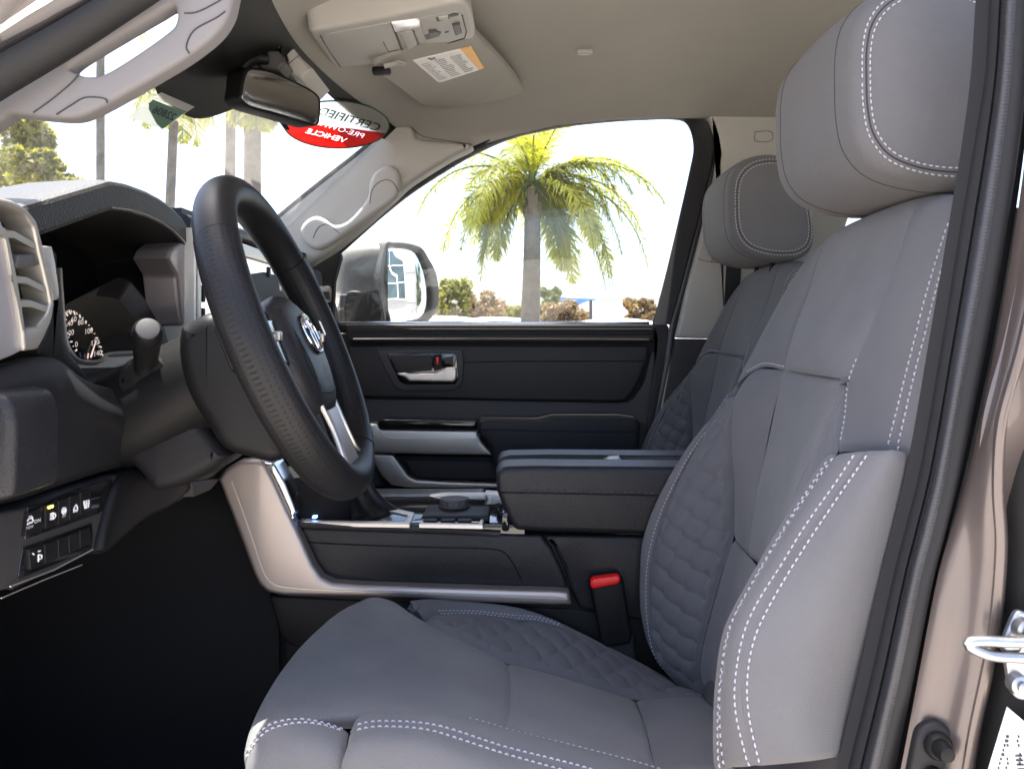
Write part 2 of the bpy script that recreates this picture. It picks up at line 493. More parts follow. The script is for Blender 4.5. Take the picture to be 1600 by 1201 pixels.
M['beige'] = mat('beige_plastic', (.37, .362, .335), .62, bump=.15, bscale=900, var=.03, vscale=8, spec=.35, bdist=.0004)
M['beige_dark'] = mat('grey_trim_plastic', (.17, .163, .165), .6, bump=.12, bscale=900, spec=.35, bdist=.0004)
M['hood'] = mat('grained_dash_leather', (.020, .019, .018), .50, bump=.7, bscale=400, btype='leather', bdist=.0012, spec=.35)
M['black'] = mat('black_plastic', (.007, .007, .0075), .5, bump=.15, bscale=900, var=.15, vscale=14, bdist=.0004, spec=.2)
M['soft'] = mat('dark_soft_plastic', (.011, .011, .0125), .55, bump=.35, bscale=700, btype='leather', var=.1, vscale=10, bdist=.0006, spec=.22)
M['grey'] = mat('dark_grey_plastic', (.034, .0325, .0325), .58, bump=.2, bscale=800, var=.08, vscale=10, bdist=.0004, spec=.28)
M['midgrey'] = mat('mid_grey_plastic', (.058, .056, .057), .58, bump=.2, bscale=800, var=.08, vscale=8, bdist=.0004, spec=.28)
M['leather'] = mat('black_leather', (.015, .015, .017), .42, bump=.45, bscale=520, btype='leather', var=.12, vscale=12, bdist=.0008, spec=.28)
M['wheel_leather'] = mat('smooth_black_leather', (.009, .009, .010), .44, bump=.18, bscale=600, btype='leather', var=.1, vscale=14, bdist=.0006, spec=.22)
M['perf'] = mat('perforated_black_leather', (.009, .009, .010), .44, bump=.5, bscale=185, btype='dots', bdist=.001, spec=.22)
M['gloss'] = mat('gloss_black', (.008, .008, .009), .08, coat=.5)
M['silver'] = mat('satin_silver_trim', (.58, .55, .50), .42, metal=.85, bump=.06, bscale=500, btype='brush', bdist=.0004)
M['rose'] = mat('warm_silver_trim', (.40, .355, .335), .42, metal=.75, bump=.06, bscale=500, var=.03, vscale=5, bdist=.0004)
M['end_silver'] = mat('pale_silver_panel', (.40, .39, .42), .42, metal=.6)
M['chrome'] = mat('chrome', (.6, .6, .6), .18, metal=1.0)
M['steel'] = mat('zinc_steel', (.38, .39, .40), .38, metal=1.0, var=.1, vscale=60, bump=.1, bscale=300)
M['mirror'] = mat('mirror_glass', (.82, .84, .84), .015, metal=1.0)
M['dim_mirror'] = mat('dimming_mirror_glass', (.42, .41, .40), .10, metal=1.0)
M['rubber'] = mat('black_rubber', (.012, .012, .013), .55, bump=.2, bscale=400, spec=.28)
M['seal'] = mat('dark_door_seal', (.030, .030, .034), .40, bump=.3, bscale=300, btype='noise')
M['lip'] = mat('smooth_seal_lip', (.014, .0145, .016), .7, spec=.2)
M['vane'] = mat('dull_silver_vane', (.36, .345, .31), .45, metal=.7)
M['carpet'] = mat('black_carpet', (.018, .018, .019), 1.0, bump=.8, bscale=900, spec=.1, bdist=.002)
M['paint'] = mat('bronze_metallic_paint', (.125, .102, .092), .40, metal=.5, coat=.45, var=.05, vscale=3)
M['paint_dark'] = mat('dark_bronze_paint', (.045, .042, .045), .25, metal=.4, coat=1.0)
M['dusty'] = mat('dusty_dark_housing', (.06, .058, .052), .6, var=.5, vscale=120, col2=(.09, .087, .08), bump=.1, bscale=500)
M['paper'] = mat('white_paper', (.78, .78, .77), .7)
M['ink'] = mat('grey_ink', (.25, .25, .26), .7)
M['dark_ink'] = mat('black_ink', (.03, .03, .035), .7)
M['orange'] = mat('orange_ink', (.75, .38, .05), .6)
M['red_ink'] = mat('red_sticker', (.75, .03, .03), .5)
M['green_ink'] = mat('dark_green_ink', (.03, .10, .06), .5)
M['tag_green'] = mat('green_tag_ink', (.16, .25, .2), .6)
M['red'] = mat('red_plastic', (.75, .01, .012), .35)
M['white'] = mat('white_marks', (.75, .75, .78), .5)
M['lens'] = mat('frosted_lamp_lens', (.85, .84, .88), .25, coat=.4)
M['blue_led'] = emis('blue_light', (.15, .35, 1.0), 2.0)
M['amber_led'] = emis('amber_light', (1.0, .75, .05), 2.5)
M['gauge_lit'] = emis('lit_gauge_marks', (1.0, .84, .70), .09)
M['needle_lit'] = emis('lit_needle', (1.0, .75, .65), .15)
M['screen'] = emis('reflection_glow_screen', (.9, .92, .95), .26); M['screen'].node_tree.nodes['Principled BSDF'].inputs['Roughness'].default_value = .15  # pale glow added to the screen in place of its bright window reflection
M['glass'] = glassmat('windshield_glass', (.92, .95, .94), .025, 30)
M['door_glass'] = glassmat('door_window_glass', (.95, .97, .96), .005, 40)
M['frit'] = mat('black_frit', (.006, .006, .006), .6, spec=.15)
M['knit'] = M['headliner']
# ================================================================== the setting
def ground():
    n = 60; v = []; f = []
    xs = np.concatenate([-np.geomspace(600, 1, n//2), np.geomspace(1, 600, n//2)])
    for y in xs:
        for x in xs: v.append((x, y, 0))
    for i in range(n-1):
        for j in range(n-1): f.append((i*n+j, i*n+j+1, (i+1)*n+j+1, (i+1)*n+j))
    m = mat('parking_lot_concrete', (.40, .365, .325), .85, var=.18, vscale=.6, bump=.3, bscale=60, bdist=.004)
    o = mk('parking_lot', v, f, m, None, smooth=False); o['kind'] = 'structure'
ground()

# ================================================================== cab shell
cab = thing('truck_cab', 'pickup truck cab shell with beige headliner, pillars, glass and bronze painted door frame', 'truck cab', (0, 1.43, .62))

# windshield surface: raked glass, its sides curving back to the pillars
def ws_x(z, y): return -.38+(z-.49)/.952+.268*(y-1.43)**2
def ws_pt(px, py, off=0.0):
    a = (px-800)/FPX; b = -(py-HPX)/FPX
    lo, hi = .75, 3.2
    fn = lambda Y: a*Y-ws_x(b*Y, Y)
    Ys = np.linspace(lo, hi, 400); vals = [fn(y) for y in Ys]
    r = None
    for i in range(399):
        if vals[i]*vals[i+1] <= 0: r = (Ys[i], Ys[i+1]); break
    if r is None: r = (1.4, 1.4)
    lo, hi = r
    for _ in range(40):
        mid = .5*(lo+hi)
        if fn(lo)*fn(mid) <= 0: hi = mid
        else: lo = mid
    Y = .5*(lo+hi); p = R(a*Y, Y, b*Y)
    return p+WSN(Y)*off
def WSN(y):
    d = .536*(y-1.43); n = V(1, -d, -1/.952); return n/np.linalg.norm(n)
def ws(y, z): return R(ws_x(z, y), y, z)
g = []
for z in np.linspace(.06, .56, 12): g.append([ws(y, z) for y in np.linspace(.76, 2.1, 30)])
gv = np.array(g).reshape(-1, 3); gf = [(i*30+j, i*30+j+1, (i+1)*30+j+1, (i+1)*30+j) for i in range(11) for j in range(29)]
wsh = mk('windshield', gv, gf, M['glass'], cab)
# printed black band along the top of the windshield, deeper in the middle where the sensors sit
fr = []; cols = 60
for j in range(cols):
    y = .84+(2.04-.84)*j/(cols-1)
    ze = hz = None
    d = .018+.135*math.exp(-((y-1.28)/.22)**4)
    top = .53
    zb = .50-.05*abs(y-1.43)**2-d
    fr.append((y, top, zb))
v = []; f = []
for j, (y, zt, zb) in enumerate(fr):
    for k in range(5): 
        z = zt+(zb-zt)*k/4; v.append(ws(y, z)+WSN(y)*.004)
for j in range(cols-1):
    for k in range(4): f.append((j*5+k, j*5+k+1, (j+1)*5+k+1, (j+1)*5+k))
mk('black_band', v, f, M['frit'], wsh)

# headliner: rises from the windshield header, then runs back; falls to the door openings
def hl_front(y): 
    d = abs(y-1.43); return -.375+.30*max(0, d-.05)**2+.0*d, .492+.00*d
def hl_edge(x):          # height of the passenger side edge over x
    xs = [-.30, -.0985, 0, .113, .2585, .42, .52, .9, 1.5]; zs = [.468, .470, .4991, .525, .5395, .544, .541, .535, .51]
    return float(np.interp(x, xs, zs))
ny, nx = 64, 60
v = []; 
ys = np.concatenate([np.linspace(.735, .95, 14), np.linspace(.97, 1.89, 30), np.linspace(1.91, 2.125, 20)])
for y in ys:
    xf, zf = hl_front(min(max(y, .85), 2.01))
    for i in range(nx):
        s = (i/(nx-1))**1.6*1.85
        x = xf+s
        zt = .612-.06*((y-1.43)/.6)**2
        z = zf+(zt-zf)*(1-math.exp(-(s/.20)**1.25))
        if y > 1.9 or y < .96:
            q = (y-1.9)/.225 if y > 1.9 else (.96-y)/.225
            q = min(1, q); ze = hl_edge(x)-.004
            w = 1-math.sqrt(max(0, 1-q**2.4))
            z = z*(1-w)+min(ze, z+.02)*w
        v.append(R(x, y, z))
f = [(a*nx+i, a*nx+i+1, (a+1)*nx+i+1, (a+1)*nx+i) for a in range(len(ys)-1) for i in range(nx-1)]
nb = len(v); v2 = [np.array(p)+V(0, 0, .05) for p in v]
per = [(a, 0) for a in range(len(ys))]+[(len(ys)-1, i) for i in range(1, nx)]+[(a, nx-1) for a in range(len(ys)-2, -1, -1)]+[(0, i) for i in range(nx-2, 0, -1)]
f += [tuple(i+nb for i in q)[::-1] for q in f[:]]
for a, b in zip(per, per[1:]+per[:1]):
    i1 = a[0]*nx+a[1]; i2 = b[0]*nx+b[1]; f.append((i1, i2, i2+nb, i1+nb))
head = mk('headliner', v+v2, f, M['headliner'], cab)
# coat hook on the ceiling
hk = MB(); c0 = PZ(914, 81, ZC+.588)
v_, f_ = boxgeo((.034, .016, .012), .004, 2); hk.add(np.array(v_)+c0, f_)
hk.box(c0+V(-.004, -.002, -.006), (.022, .004, .006), None, .0015)
hk.done('coat_hook', M['beige'], head)

# painted roof skin above
sl = MB(); sl.box(R(.55, 1.43, .70), (1.95, 1.36, .03), None, .012, 2); sl.done('roof', M['paint'], cab)

# far windshield pillar trim with a grab handle
YP = 2.02
ap = C([(611, 190), (628, 192), (643, 198), (652, 214), (690, 219), (739, 226), (706, 245), (668, 268), (636, 290), (614, 311), (570, 350), (527, 386), (498, 404), (471, 420), (440, 440), (405, 452), (392, 420), (422, 347), (470, 306), (520, 266), (566, 229)], YP)
pt = slab('pillar_trim', ap, .06, M['beige'], cab, bev=.016, seg=5, n=140)
gh = C([(468, 360), (476, 345), (492, 337), (507, 341), (522, 350), (540, 345), (560, 326), (574, 306), (576, 287), (583, 270), (597, 260), (611, 258), (623, 268), (626, 288), (619, 309), (590, 331), (550, 359), (509, 386), (491, 389), (475, 378)], YP-.018)
slab('grab_handle', gh, .024, M['beige'], pt, bev=.012, seg=6, n=160)
lines('joint_line', [spl(C(ln, YP-.0185), 30) for ln in ([(489, 372), (497, 356), (508, 350), (516, 353), (530, 364)], [(578, 318), (580, 300), (588, 288), (602, 281), (613, 284), (623, 300)])]+[spl(C([(643, 199), (660, 213), (700, 220), (738, 226)], YP-.0006), 20)], .0008, M['grey'], pt)
we = MB(); we.tube(spl(C([(632, 184), (611, 196), (566, 234), (520, 270), (470, 310), (422, 350)], YP+.004), 40), .006, 8); we.done('glass_edge_seal', M['rubber'], cab)

# black corner cover at the foot of the far window
slab('corner_cover', C([(527, 386), (533, 400), (522, 440), (519, 505), (455, 505), (462, 424)], 2.13), .03, M['black'], cab, bev=.004, n=60, smooth=False)

# near windshield pillar trim with its grab handle opening
YN = .845
outer = C([(-70, 232), (0, 187), (14, 178), (58, 182), (100, 185), (126, 181), (166, 162), (238, 121), (295, 86), (337, 52), (356, 24), (364, -6), (372, -60), (330, -85), (270, -50), (218, 0), (207, 7), (112, 69), (0, 138), (-70, 180)], YN)
inner = C([(108, 104), (114, 112), (132, 118), (156, 116), (182, 103), (222, 77), (262, 48), (272, 37), (275, 20), (268, 8), (240, 23), (190, 52), (148, 77)], YN)
npt = ringslab('pillar_trim', outer, inner, .022, M['beige_dark'], cab, bev=.006, n=160)
lines('joint_line', [spl(C(ln, YN-.0004), 30) for ln in ([(52, 176), (80, 156), (110, 131), (122, 118)], [(88, 179), (110, 165), (131, 153), (150, 152), (165, 155), (168, 161)], [(288, 21), (308, 19), (342, 2), (352, -6)], [(296, 84), (291, 73), (303, 48), (338, 28), (352, 18)])], .0008, M['grey'], npt)

# body edge outside that pillar: black seal, painted flange
def strip(name, a, b, ya, yb, mt, parent, th=.02, bulge=0.0, n=60, m=12, roll=.0):
    return panel(name, [C(a, ya), C(b, yb)], mt, parent, n=n, m=m, bulge=bulge, roll=roll, skirt=th)
s1 = strip('door_seal', [(-60, 205), (0, 160), (112, 92), (207, 30), (270, -12)], [(-60, 122), (0, 84), (90, 33), (145, 0), (230, -55)], .82, .80, M['rubber'], cab, bulge=.008)
s2 = strip('painted_flange', [(-60, 124), (0, 86), (90, 35), (146, 1), (230, -54)], [(-60, 88), (0, 50), (50, 18), (80, 0), (160, -55)], .806, .79, M['paint_dark'], cab, bulge=.002)
s3 = strip('painted_flange', [(-60, 90), (0, 52), (50, 20), (82, 1), (160, -54)], [(-60, 76), (0, 38), (60, -2), (150, -62)], .79, .785, M['chrome'], cab)
s4 = strip('painted_flange', [(-60, 77), (0, 39), (60, -1), (150, -62)], [(-60, -40), (0, -60), (60, -100), (120, -140)], .785, .77, M['paint'], cab)

# far middle pillar: window surround seal, painted edge, beige trim and its dark foot
seal_in = [(1020, 507), (1036, 450), (1060, 350), (1080, 262), (1085, 230), (1078, 200), (1062, 188), (1000, 188), (930, 193), (870, 201), (800, 217), (740, 243), (690, 272), (640, 305), (600, 337), (560, 372), (527, 401)]
seal_out = [(1046, 507), (1062, 452), (1088, 352), (1110, 265), (1117, 228), (1110, 198), (1085, 179), (1020, 178), (950, 181), (870, 190), (800, 206), (740, 229), (690, 256), (636, 290), (590, 330), (556, 360), (527, 388)]
panel('door_seal', [C(seal_in, 2.175), C(seal_in, 2.15), C(seal_out, 2.12), C(seal_out, 2.14)], M['rubber'], cab, n=160, m=14, roll=0, skirt=.004)
panel('painted_flange', [C([(1117, 228), (1108, 270), (1086, 355), (1060, 455), (1046, 507), (1040, 560), (1025, 640), (1010, 705)], 2.128), C([(1124, 240), (1118, 275), (1098, 360), (1072, 460), (1057, 512), (1050, 565), (1034, 645), (1018, 710)], 2.13)], M['seal'], cab, n=50, m=6, bulge=.004, roll=0, skirt=.02)
bp1 = C([(1106, 176), (1170, 174), (1245, 174), (1330, 174), (1340, 300), (1300, 420), (1230, 530), (1140, 530), (1057, 528), (1072, 460), (1098, 362), (1117, 280), (1123, 240), (1118, 210)], 2.10)
cp = slab('pillar_trim', bp1, .05, M['beige'], cab, bev=.008, seg=3, n=120, smooth=False)
lines('joint_line', [spl(C([(1090, 403), (1098, 407), (1120, 410), (1150, 410)], 2.0994), 12), C([(1112, 410), (1116, 385)], 2.0994), spl(C([(1180, 206), (1205, 206), (1205, 220), (1180, 220), (1180, 206)], 2.0996), 40)], .0008, M['midgrey'], cp)
slab('pillar_foot_trim', C([(1057, 529), (1140, 530), (1230, 531), (1200, 700), (1015, 720), (1034, 645), (1050, 565)], 2.098), .05, M['grey'], cab, bev=.004, n=60, smooth=False)
# belt webbing coming down the far pillar beside the seat
slab('belt_webbing', C([(1136, 400), (1160, 400), (1150, 540), (1128, 545)], 2.085), .003, M['rubber'], cab, bev=.001, n=30, smooth=False)

# rear of the cab
rw = MB()
rw.box(R(1.42, 1.43, -.12), (.05, 1.40, .62)); rw.box(R(1.38, 1.43, .50), (.06, 1.40, .12))
rw.box(R(1.40, .80, .33), (.05, .16, .36)); rw.box(R(1.40, 2.06, .33), (.05, .16, .36))
rw.done('back_wall', M['beige_dark'], cab)
rg = MB(); rg.box(R(1.41, 1.43, .33), (.006, 1.12, .30)); rg.done('rear_window', M['door_glass'], cab)
rs = MB(); rs.box(R(1.22, 1.43, -.10), (.16, 1.28, .62), Matrix.Rotation(math.radians(14), 3, 'Y'), .05, 4); rs.box(R(.98, 1.43, -.46), (.5, 1.28, .15), None, .05, 4); rs.done('rear_bench', M['fabric'], cab)
# passenger side rear door: only a sliver of it shows behind the seats
rd = MB(); rd.box(R(1.02, 2.14, -.40), (.98, .06, .80)); rd.box(R(.70, 2.13, .24), (.10, .05, .55), Matrix.Rotation(math.radians(8), 3, 'Y')); rd.box(R(1.44, 2.13, .24), (.14, .05, .55)); rd.box(R(1.02, 2.13, .50), (.98, .05, .06))
rd.done('rear_side_panel', M['beige_dark'], cab)
rgl = MB(); rgl.box(R(1.02, 2.15, .24), (.74, .004, .50)); rgl.done('rear_side_glass', M['door_glass'], cab)
# driver side behind the door opening
nd = MB(); nd.box(R(1.02, .715, -.40), (.98, .05, .80)); nd.box(R(1.44, .72, .24), (.14, .05, .55)); nd.box(R(1.02, .73, .50), (.98, .05, .06)); nd.done('rear_side_panel', M['paint'], cab)
ngl = MB(); ngl.box(R(1.02, .70, .24), (.74, .004, .50)); ngl.done('rear_side_glass', M['door_glass'], cab)

# floor, front wall of the footwell and the outer body below
fl = MB(); fl.box(R(.35, 1.43, -.80), (2.2, 1.42, .05)); fl.done('floor_carpet', M['carpet'], cab)
kp = MB(); kp.box(R(-.86, 1.43, -.45), (.06, 1.42, .75)); kp.box(R(-.78, 1.43, -.74), (.30, 1.40, .06), Matrix.Rotation(math.radians(40), 3, 'Y'))
kp.box(R(-.60, 2.12, -.50), (.42, .05, .62)); kp.box(R(-.66, 1.455, -.50), (.80, .29, .50), None, .05, 4); kp.done('footwell_carpet', M['carpet'], cab)
sm = MB(); sm.box(R(-.05, .74, -.72), (1.5, .12, .14), None, .02, 3); sm.done('door_sill', M['carpet'], cab)
mt_ = panel('floor_mat', [PZs for PZs in ([R(-.66, .80, -.70), R(-.66, 1.0, -.70), R(-.66, 1.22, -.70)], [R(-.35, .80, -.755), R(-.35, 1.0, -.755), R(-.35, 1.22, -.755)], [R(-.12, .80, -.76), R(-.12, 1.0, -.76), R(-.12, 1.22, -.76)])], M['carpet'], cab, n=20, m=20, roll=.006, rw=.02, skirt=.01)

# near middle pillar: trim edge, ribbed seal, dark channel, painted face
E0 = [(1552, -60), (1546, 0), (1540, 110), (1525, 210), (1500, 360), (1475, 515), (1440, 720), (1416, 820), (1398, 890), (1360, 1060), (1330, 1180), (1312, 1260)]
E1 = [(1570, -60), (1564, 0), (1557, 110), (1543, 220), (1519, 368), (1493, 520), (1458, 722), (1434, 824), (1416, 894), (1379, 1064), (1350, 1184), (1332, 1262)]
E2 = [(1594, -60), (1588, 0), (1580, 120), (1567, 230), (1545, 378), (1519, 526), (1482, 725), (1458, 828), (1440, 898), (1404, 1068), (1377, 1188), (1360, 1264)]
E3 = [(1618, -60), (1611, 0), (1602, 130), (1590, 240), (1566, 388), (1541, 532), (1500, 728), (1474, 832), (1456, 902), (1424, 1072), (1401, 1192), (1386, 1268)]
E4 = [(1632, -60), (1624, 0), (1612, 130), (1600, 240), (1578, 390), (1552, 535), (1509, 732), (1482, 836), (1464, 906), (1432, 1076), (1409, 1196), (1394, 1270)]
E5 = [(1690, -60), (1680, 0), (1668, 130), (1652, 240), (1622, 400), (1592, 540), (1560, 660), (1553, 760), (1557, 860), (1544, 1000), (1514, 1150), (1496, 1270)]
panel('seal_lip', [C(E0, .765), C(E0, .745), C(E1, .735), C(E1, .742)], M['lip'], cab, n=90, m=10, roll=0, skirt=.02)
def ribs(a, b, a2, b2): return .0004*np.sin(a/.0032*2*PI)
panel('door_seal', [C(E1, .738), C([((p[0]+q[0])/2, (p[1]+q[1])/2) for p, q in zip(E1, E2)], .722), C(E2, .722)], M['seal'], cab, n=700, m=10, roll=0, fn=ribs, skirt=.02)
panel('door_seal', [C(E2, .722), C(E3, .728)], M['rubber'], cab, n=90, m=10, bulge=.006, roll=.0, skirt=.02)
panel('seal_gap', [C(E3, .735), C(E4, .735)], M['black'], cab, n=60, m=4, roll=0, skirt=.02)
df = panel('door_frame', [C(E4, .722), C([(p[0]*.5+q[0]*.5, p[1]*.5+q[1]*.5) for p, q in zip(E4, E5)], .712), C(E5, .690)], M['paint'], cab, n=120, m=24, bulge=.002, roll=.004, rw=.006, skirt=.03)
E6 = [(p[0]+14, p[1]) for p in E5]; E7 = [(p[0]+200, p[1]) for p in E5]
panel('door_frame_lip', [C(E5, .690), C(E6, .690), C([(p[0]+18, p[1]) for p in E5], .70)], M['paint'], cab, n=100, m=8, roll=0, skirt=.02)
jb = panel('lock_pillar', [C([(p[0]+6, p[1]) for p in E5], .715), C([(p[0]+50, p[1]) for p in E5], .70), C(E7, .66)], M['black'], cab, n=80, m=16, roll=0, skirt=.03)
# pressed marks in the painted face
# striker: a plate with a two-armed loop and bolts
YS = .668
stk = slab('striker_plate', C([(1592, 955), (1612, 962), (1630, 990), (1634, 1060), (1620, 1090), (1596, 1094), (1582, 1082), (1574, 1040), (1570, 1005), (1580, 975)], YS+.006), .006, M['steel'], cab, bev=.0025, n=80)
lp = MB()
lp.tube(spl(C([(1630, 1003), (1580, 1003), (1540, 1001), (1518, 1002), (1513, 1007), (1524, 1015), (1550, 1024), (1590, 1027), (1630, 1028)], (YS-.012)), 60), .0042, 12)
lp.box(P(1578, 1006, YS-.006), (.016, .010, .012), None, .004, 3)
lp.done('striker_loop', M['steel'], stk)
for (x, y) in ((1591, 1068), (1600, 982)):
    bl = MB(); c = P(x, y, YS+.002); bl.tube([c+V(0, .004, 0), c, c-V(0, .004, 0), c-V(0, .0055, 0)], [.0085, .0085, .0075, .004], 24); bl.tube([c-V(0, .005, 0), c-V(0, .0085, 0), c-V(0, .0095, 0)], [.0045, .0045, .003], 20)
    bl.done('bolt', M['steel'], stk)
# tyre label
lb = slab('tyre_label', C([(1574, 1104), (1640, 1160), (1640, 1290), (1518, 1290), (1545, 1200)], .676), .0008, M['paper'], cab, bev=.0003, n=40, smooth=False)
tx = MB()
random.seed(3)
for r in range(26):
    u0 = random.uniform(.1, .5); 
    for q in range(random.randint(1, 3)):
        x = 1552+q*20+random.uniform(-4, 4); y = 1150+r*7
        if x-1574 < -(y-1104)*.27+6: x = 1574-(y-1104)*.27+12+q*9
        c = P(x, y, .6752); tx.box(c, (.0014, .0006, .0022))
for k in range(9):
    c = P(1592+k*1.2, 1180+k*7, .6752); tx.box(c, (.006, .0006, .0014))
tx.done('label_print', M['dark_ink'], lb)
# door switch
ds = slab('door_switch', C([(1432, 1160), (1438, 1142), (1452, 1132), (1470, 1130), (1486, 1140), (1490, 1158), (1480, 1230), (1470, 1290), (1405, 1290), (1420, 1220)], .703), .01, M['rubber'], cab, bev=.004, seg=4, n=80)
bt = MB(); c = P(1464, 1163, .703)
bt.tube([c, c-V(0, .004, 0), c-V(0, .007, 0)], [.0115, .0115, .0095], 28); bt.tube([c-V(0, .006, 0), c-V(0, .013, 0), c-V(.0, .018, 0), c-V(0, .0195, 0)], [.008, .0075, .006, .002], 24)
c = P(1456, 1212, .703); bt.tube([c, c-V(0, .004, 0), c-V(0, .005, 0)], [.009, .0085, .006], 24)
bt.done('switch_plunger', M['black'], ds)

# the body ahead of the door opening: hinge pillar, fender and bonnet
hp_ = MB(); hp_.box(R(-.57, .70, -.40), (.10, .08, .84), None, .012, 2); hp_.done('hinge_pillar', M['paint_dark'], cab)
for y in (.66, 2.20): fe = MB(); fe.box(R(-1.35, y, -.42), (1.44, .16, .78), None, .05, 3); fe.done('fender', M['paint'], cab)
bn = MB(); bn.box(R(-1.50, 1.43, -.09), (1.10, 1.42, .10), Matrix.Rotation(math.radians(-3), 3, 'Y'), .04, 3); bn.done('bonnet', M['paint'], cab)
cw = MB(); cw.box(R(-.93, 1.43, -.02), (.18, 1.36, .05), None, .015, 2); cw.done('cowl', M['black'], cab)
# ================================================================== front seats
K = 1.124
seat = thing('front_seat', 'grey cloth driver seat with quilted side bolsters, pale stitching and headrest, nearest the open door', 'car seat', (.25, 1.0, .70), 'front bucket seats')
rng = np.random.RandomState(4)

def lattice(px, py, ang, amp):
    """puffed oval cells on a staggered lattice"""
    ca, sa = math.cos(ang), math.sin(ang)
    def fn(a, b, a2, b2):
        x = (a*ca+b*sa)/px; y = (-a*sa+b*ca)/py
        best = np.full(a.shape, 9.0)
        for o in (0, 1):
            yy = y-o*.5; xx = x-o*.5
            dx = xx-np.round(xx); dy = yy-np.round(yy)
            for sx in (-1, 0, 1):
                for sy in (-1, 0, 1):
                    d = np.sqrt(((dx+sx)*1.18)**2+((dy+sy)*1.05)**2); best = np.minimum(best, d)
        h = np.clip(1-(best/.52)**2.6, 0, 1)**.8
        ed = np.minimum(np.minimum(a, a2), np.minimum(b, b2))
        return amp*h*np.clip((ed-.003)/.010, 0, 1)
    return fn
def wrinkle(amp, sc, seed):
    r = np.random.RandomState(seed); w = [(r.uniform(-1, 1)*sc, r.uniform(-1, 1)*sc, r.uniform(0, 6.28), r.uniform(.4, 1)) for _ in range(7)]
    def fn(a, b, a2, b2):
        d = np.zeros(a.shape)
        for (fx, fy, ph, am) in w: d += am*np.sin(a*fx+b*fy+ph)
        return amp*d/3
    return fn
def both(*fs):
    return lambda a, b, a2, b2: sum(f(a, b, a2, b2) for f in fs)

# --- backrest core
def core_ring(t, w, th, fx=0.0):
    c = V(.275, 1.0, ZC-.46)*(1-t)+V(.475, 1.0, ZC+.10)*t
    f = V(-.94, 0, .34); r = []
    for k in range(28):
        a = 2*PI*k/28; ex = math.copysign(abs(math.cos(a))**.45, math.cos(a)); ey = math.copysign(abs(math.sin(a))**.45, math.sin(a))
        r.append(c-f*(th/2)+f*(ex*th/2)+V(0, ey*w, 0))
    return r
back = loft('backrest', [core_ring(-.10, .10, .06), core_ring(-.06, .20, .12), core_ring(.2, .222, .15), core_ring(.5, .225, .14), core_ring(.8, .205, .11), core_ring(.95, .185, .085), core_ring(1.0, .15, .05)], M['foam'], seat, n=40, m=30)

def topped(pts, back_=.085, drop=.03):
    p0 = pts[0]; return [p0+V(back_, 0, -drop), p0+V(back_*.62, 0, .002), p0+V(back_*.28, 0, .010)]+list(pts)
L1 = C([(1272, 400), (1240, 440), (1205, 500), (1172, 560), (1150, 602)], (1.09, 1.115), K)
L0 = [p+V(.085, .008, -.012) for p in L1]
L0b = [p+V(.04, .012, -.004) for p in L1]
L2 = C([(1290, 374), (1278, 404), (1264, 452), (1240, 516), (1222, 577)], 1.0, K)
L3 = C([(1432, 318), (1412, 370), (1396, 424), (1360, 510), (1324, 592)], .80, K)
ST = {}
L1m = C([(1284, 384), (1262, 424), (1238, 476), (1212, 530), (1186, 573)], [1.045, 1.045, 1.05, 1.055, 1.06], K)
ST['far_sh'] = panel('shoulder_panel', [topped(L0), topped(L0b), topped(L1), topped(L1m), topped(L2)], M['fabric'], back, n=80, m=40, bulge=.002, roll=.0022, rw=.0045, fn=wrinkle(.0006, 60, 1), inside=V(.55, 1.0, 1.30))
ST['ins_up'] = panel('insert_panel', [topped(L2), topped(L3)], M['insert'], back, n=90, m=50, bulge=.006, roll=.0022, rw=.0045, fn=wrinkle(.0007, 40, 2))
Sa = C([(1432, 318), (1412, 370), (1396, 424), (1360, 510), (1324, 592), (1317, 650), (1306, 704)], [.80, .80, .80, .80, .80, .785, .765], K)
Sb = C([(1497, 334), (1472, 395), (1450, 470), (1436, 530), (1421, 590), (1408, 640), (1392, 703)], [.705, .705, .70, .70, .70, .695, .69], K)
Sc = C([(1545, 345), (1518, 430), (1498, 500), (1483, 560), (1468, 610), (1457, 660), (1442, 711)], [.675]*3+[.67]*4, K)
Sd = [p+V(.07, .004, -.006) for p in Sc]
ST['near_sh1'] = panel('shoulder_panel', [topped(Sa), topped(Sb)], M['fabric'], back, n=90, m=40, bulge=.004, roll=.0022, rw=.0045, fn=wrinkle(.0006, 50, 3))
ST['near_sh2'] = panel('side_panel', [topped(Sb), topped(Sc), topped(Sd)], M['fabric'], back, n=90, m=30, bulge=.002, roll=.0022, rw=.0045)
# lower half
M3 = C([(1222, 577), (1205, 650), (1187, 740), (1173, 820), (1166, 866)], (1.0, .985), K)
M4 = C([(1324, 592), (1301, 650), (1264, 730), (1237, 790), (1216, 850), (1195, 905)], .80, K)
M4b = C([(1273, 584), (1252, 650), (1225, 740), (1204, 810), (1183, 888)], .895, K)
ST['ins_lo'] = panel('insert_panel', [M3, [p+V(.006, 0, 0) for p in M4b], M4], M['insert'], back, n=110, m=60, bulge=.004, roll=.0022, rw=.0045, fn=wrinkle(.0010, 70, 5))
Pq = C([(1324, 592), (1318, 650), (1306, 708), (1240, 808), (1176, 920), (1144, 984), (1132, 1060), (1130, 1150)], [.80, .785, .765, .725, .71, .705, .70, .70], K)
M4l = C([(1324, 592), (1301, 650), (1264, 730), (1237, 790), (1216, 850), (1190, 920), (1170, 1000), (1172, 1120)], .80, K)
ST['near_in'] = panel('bolster_inner_panel', [M4l, Pq], M['fabric'], back, n=120, m=40, bulge=.006, roll=.0022, rw=.0045, fn=wrinkle(.0012, 50, 6), edges=(0, 1, 1, 1))
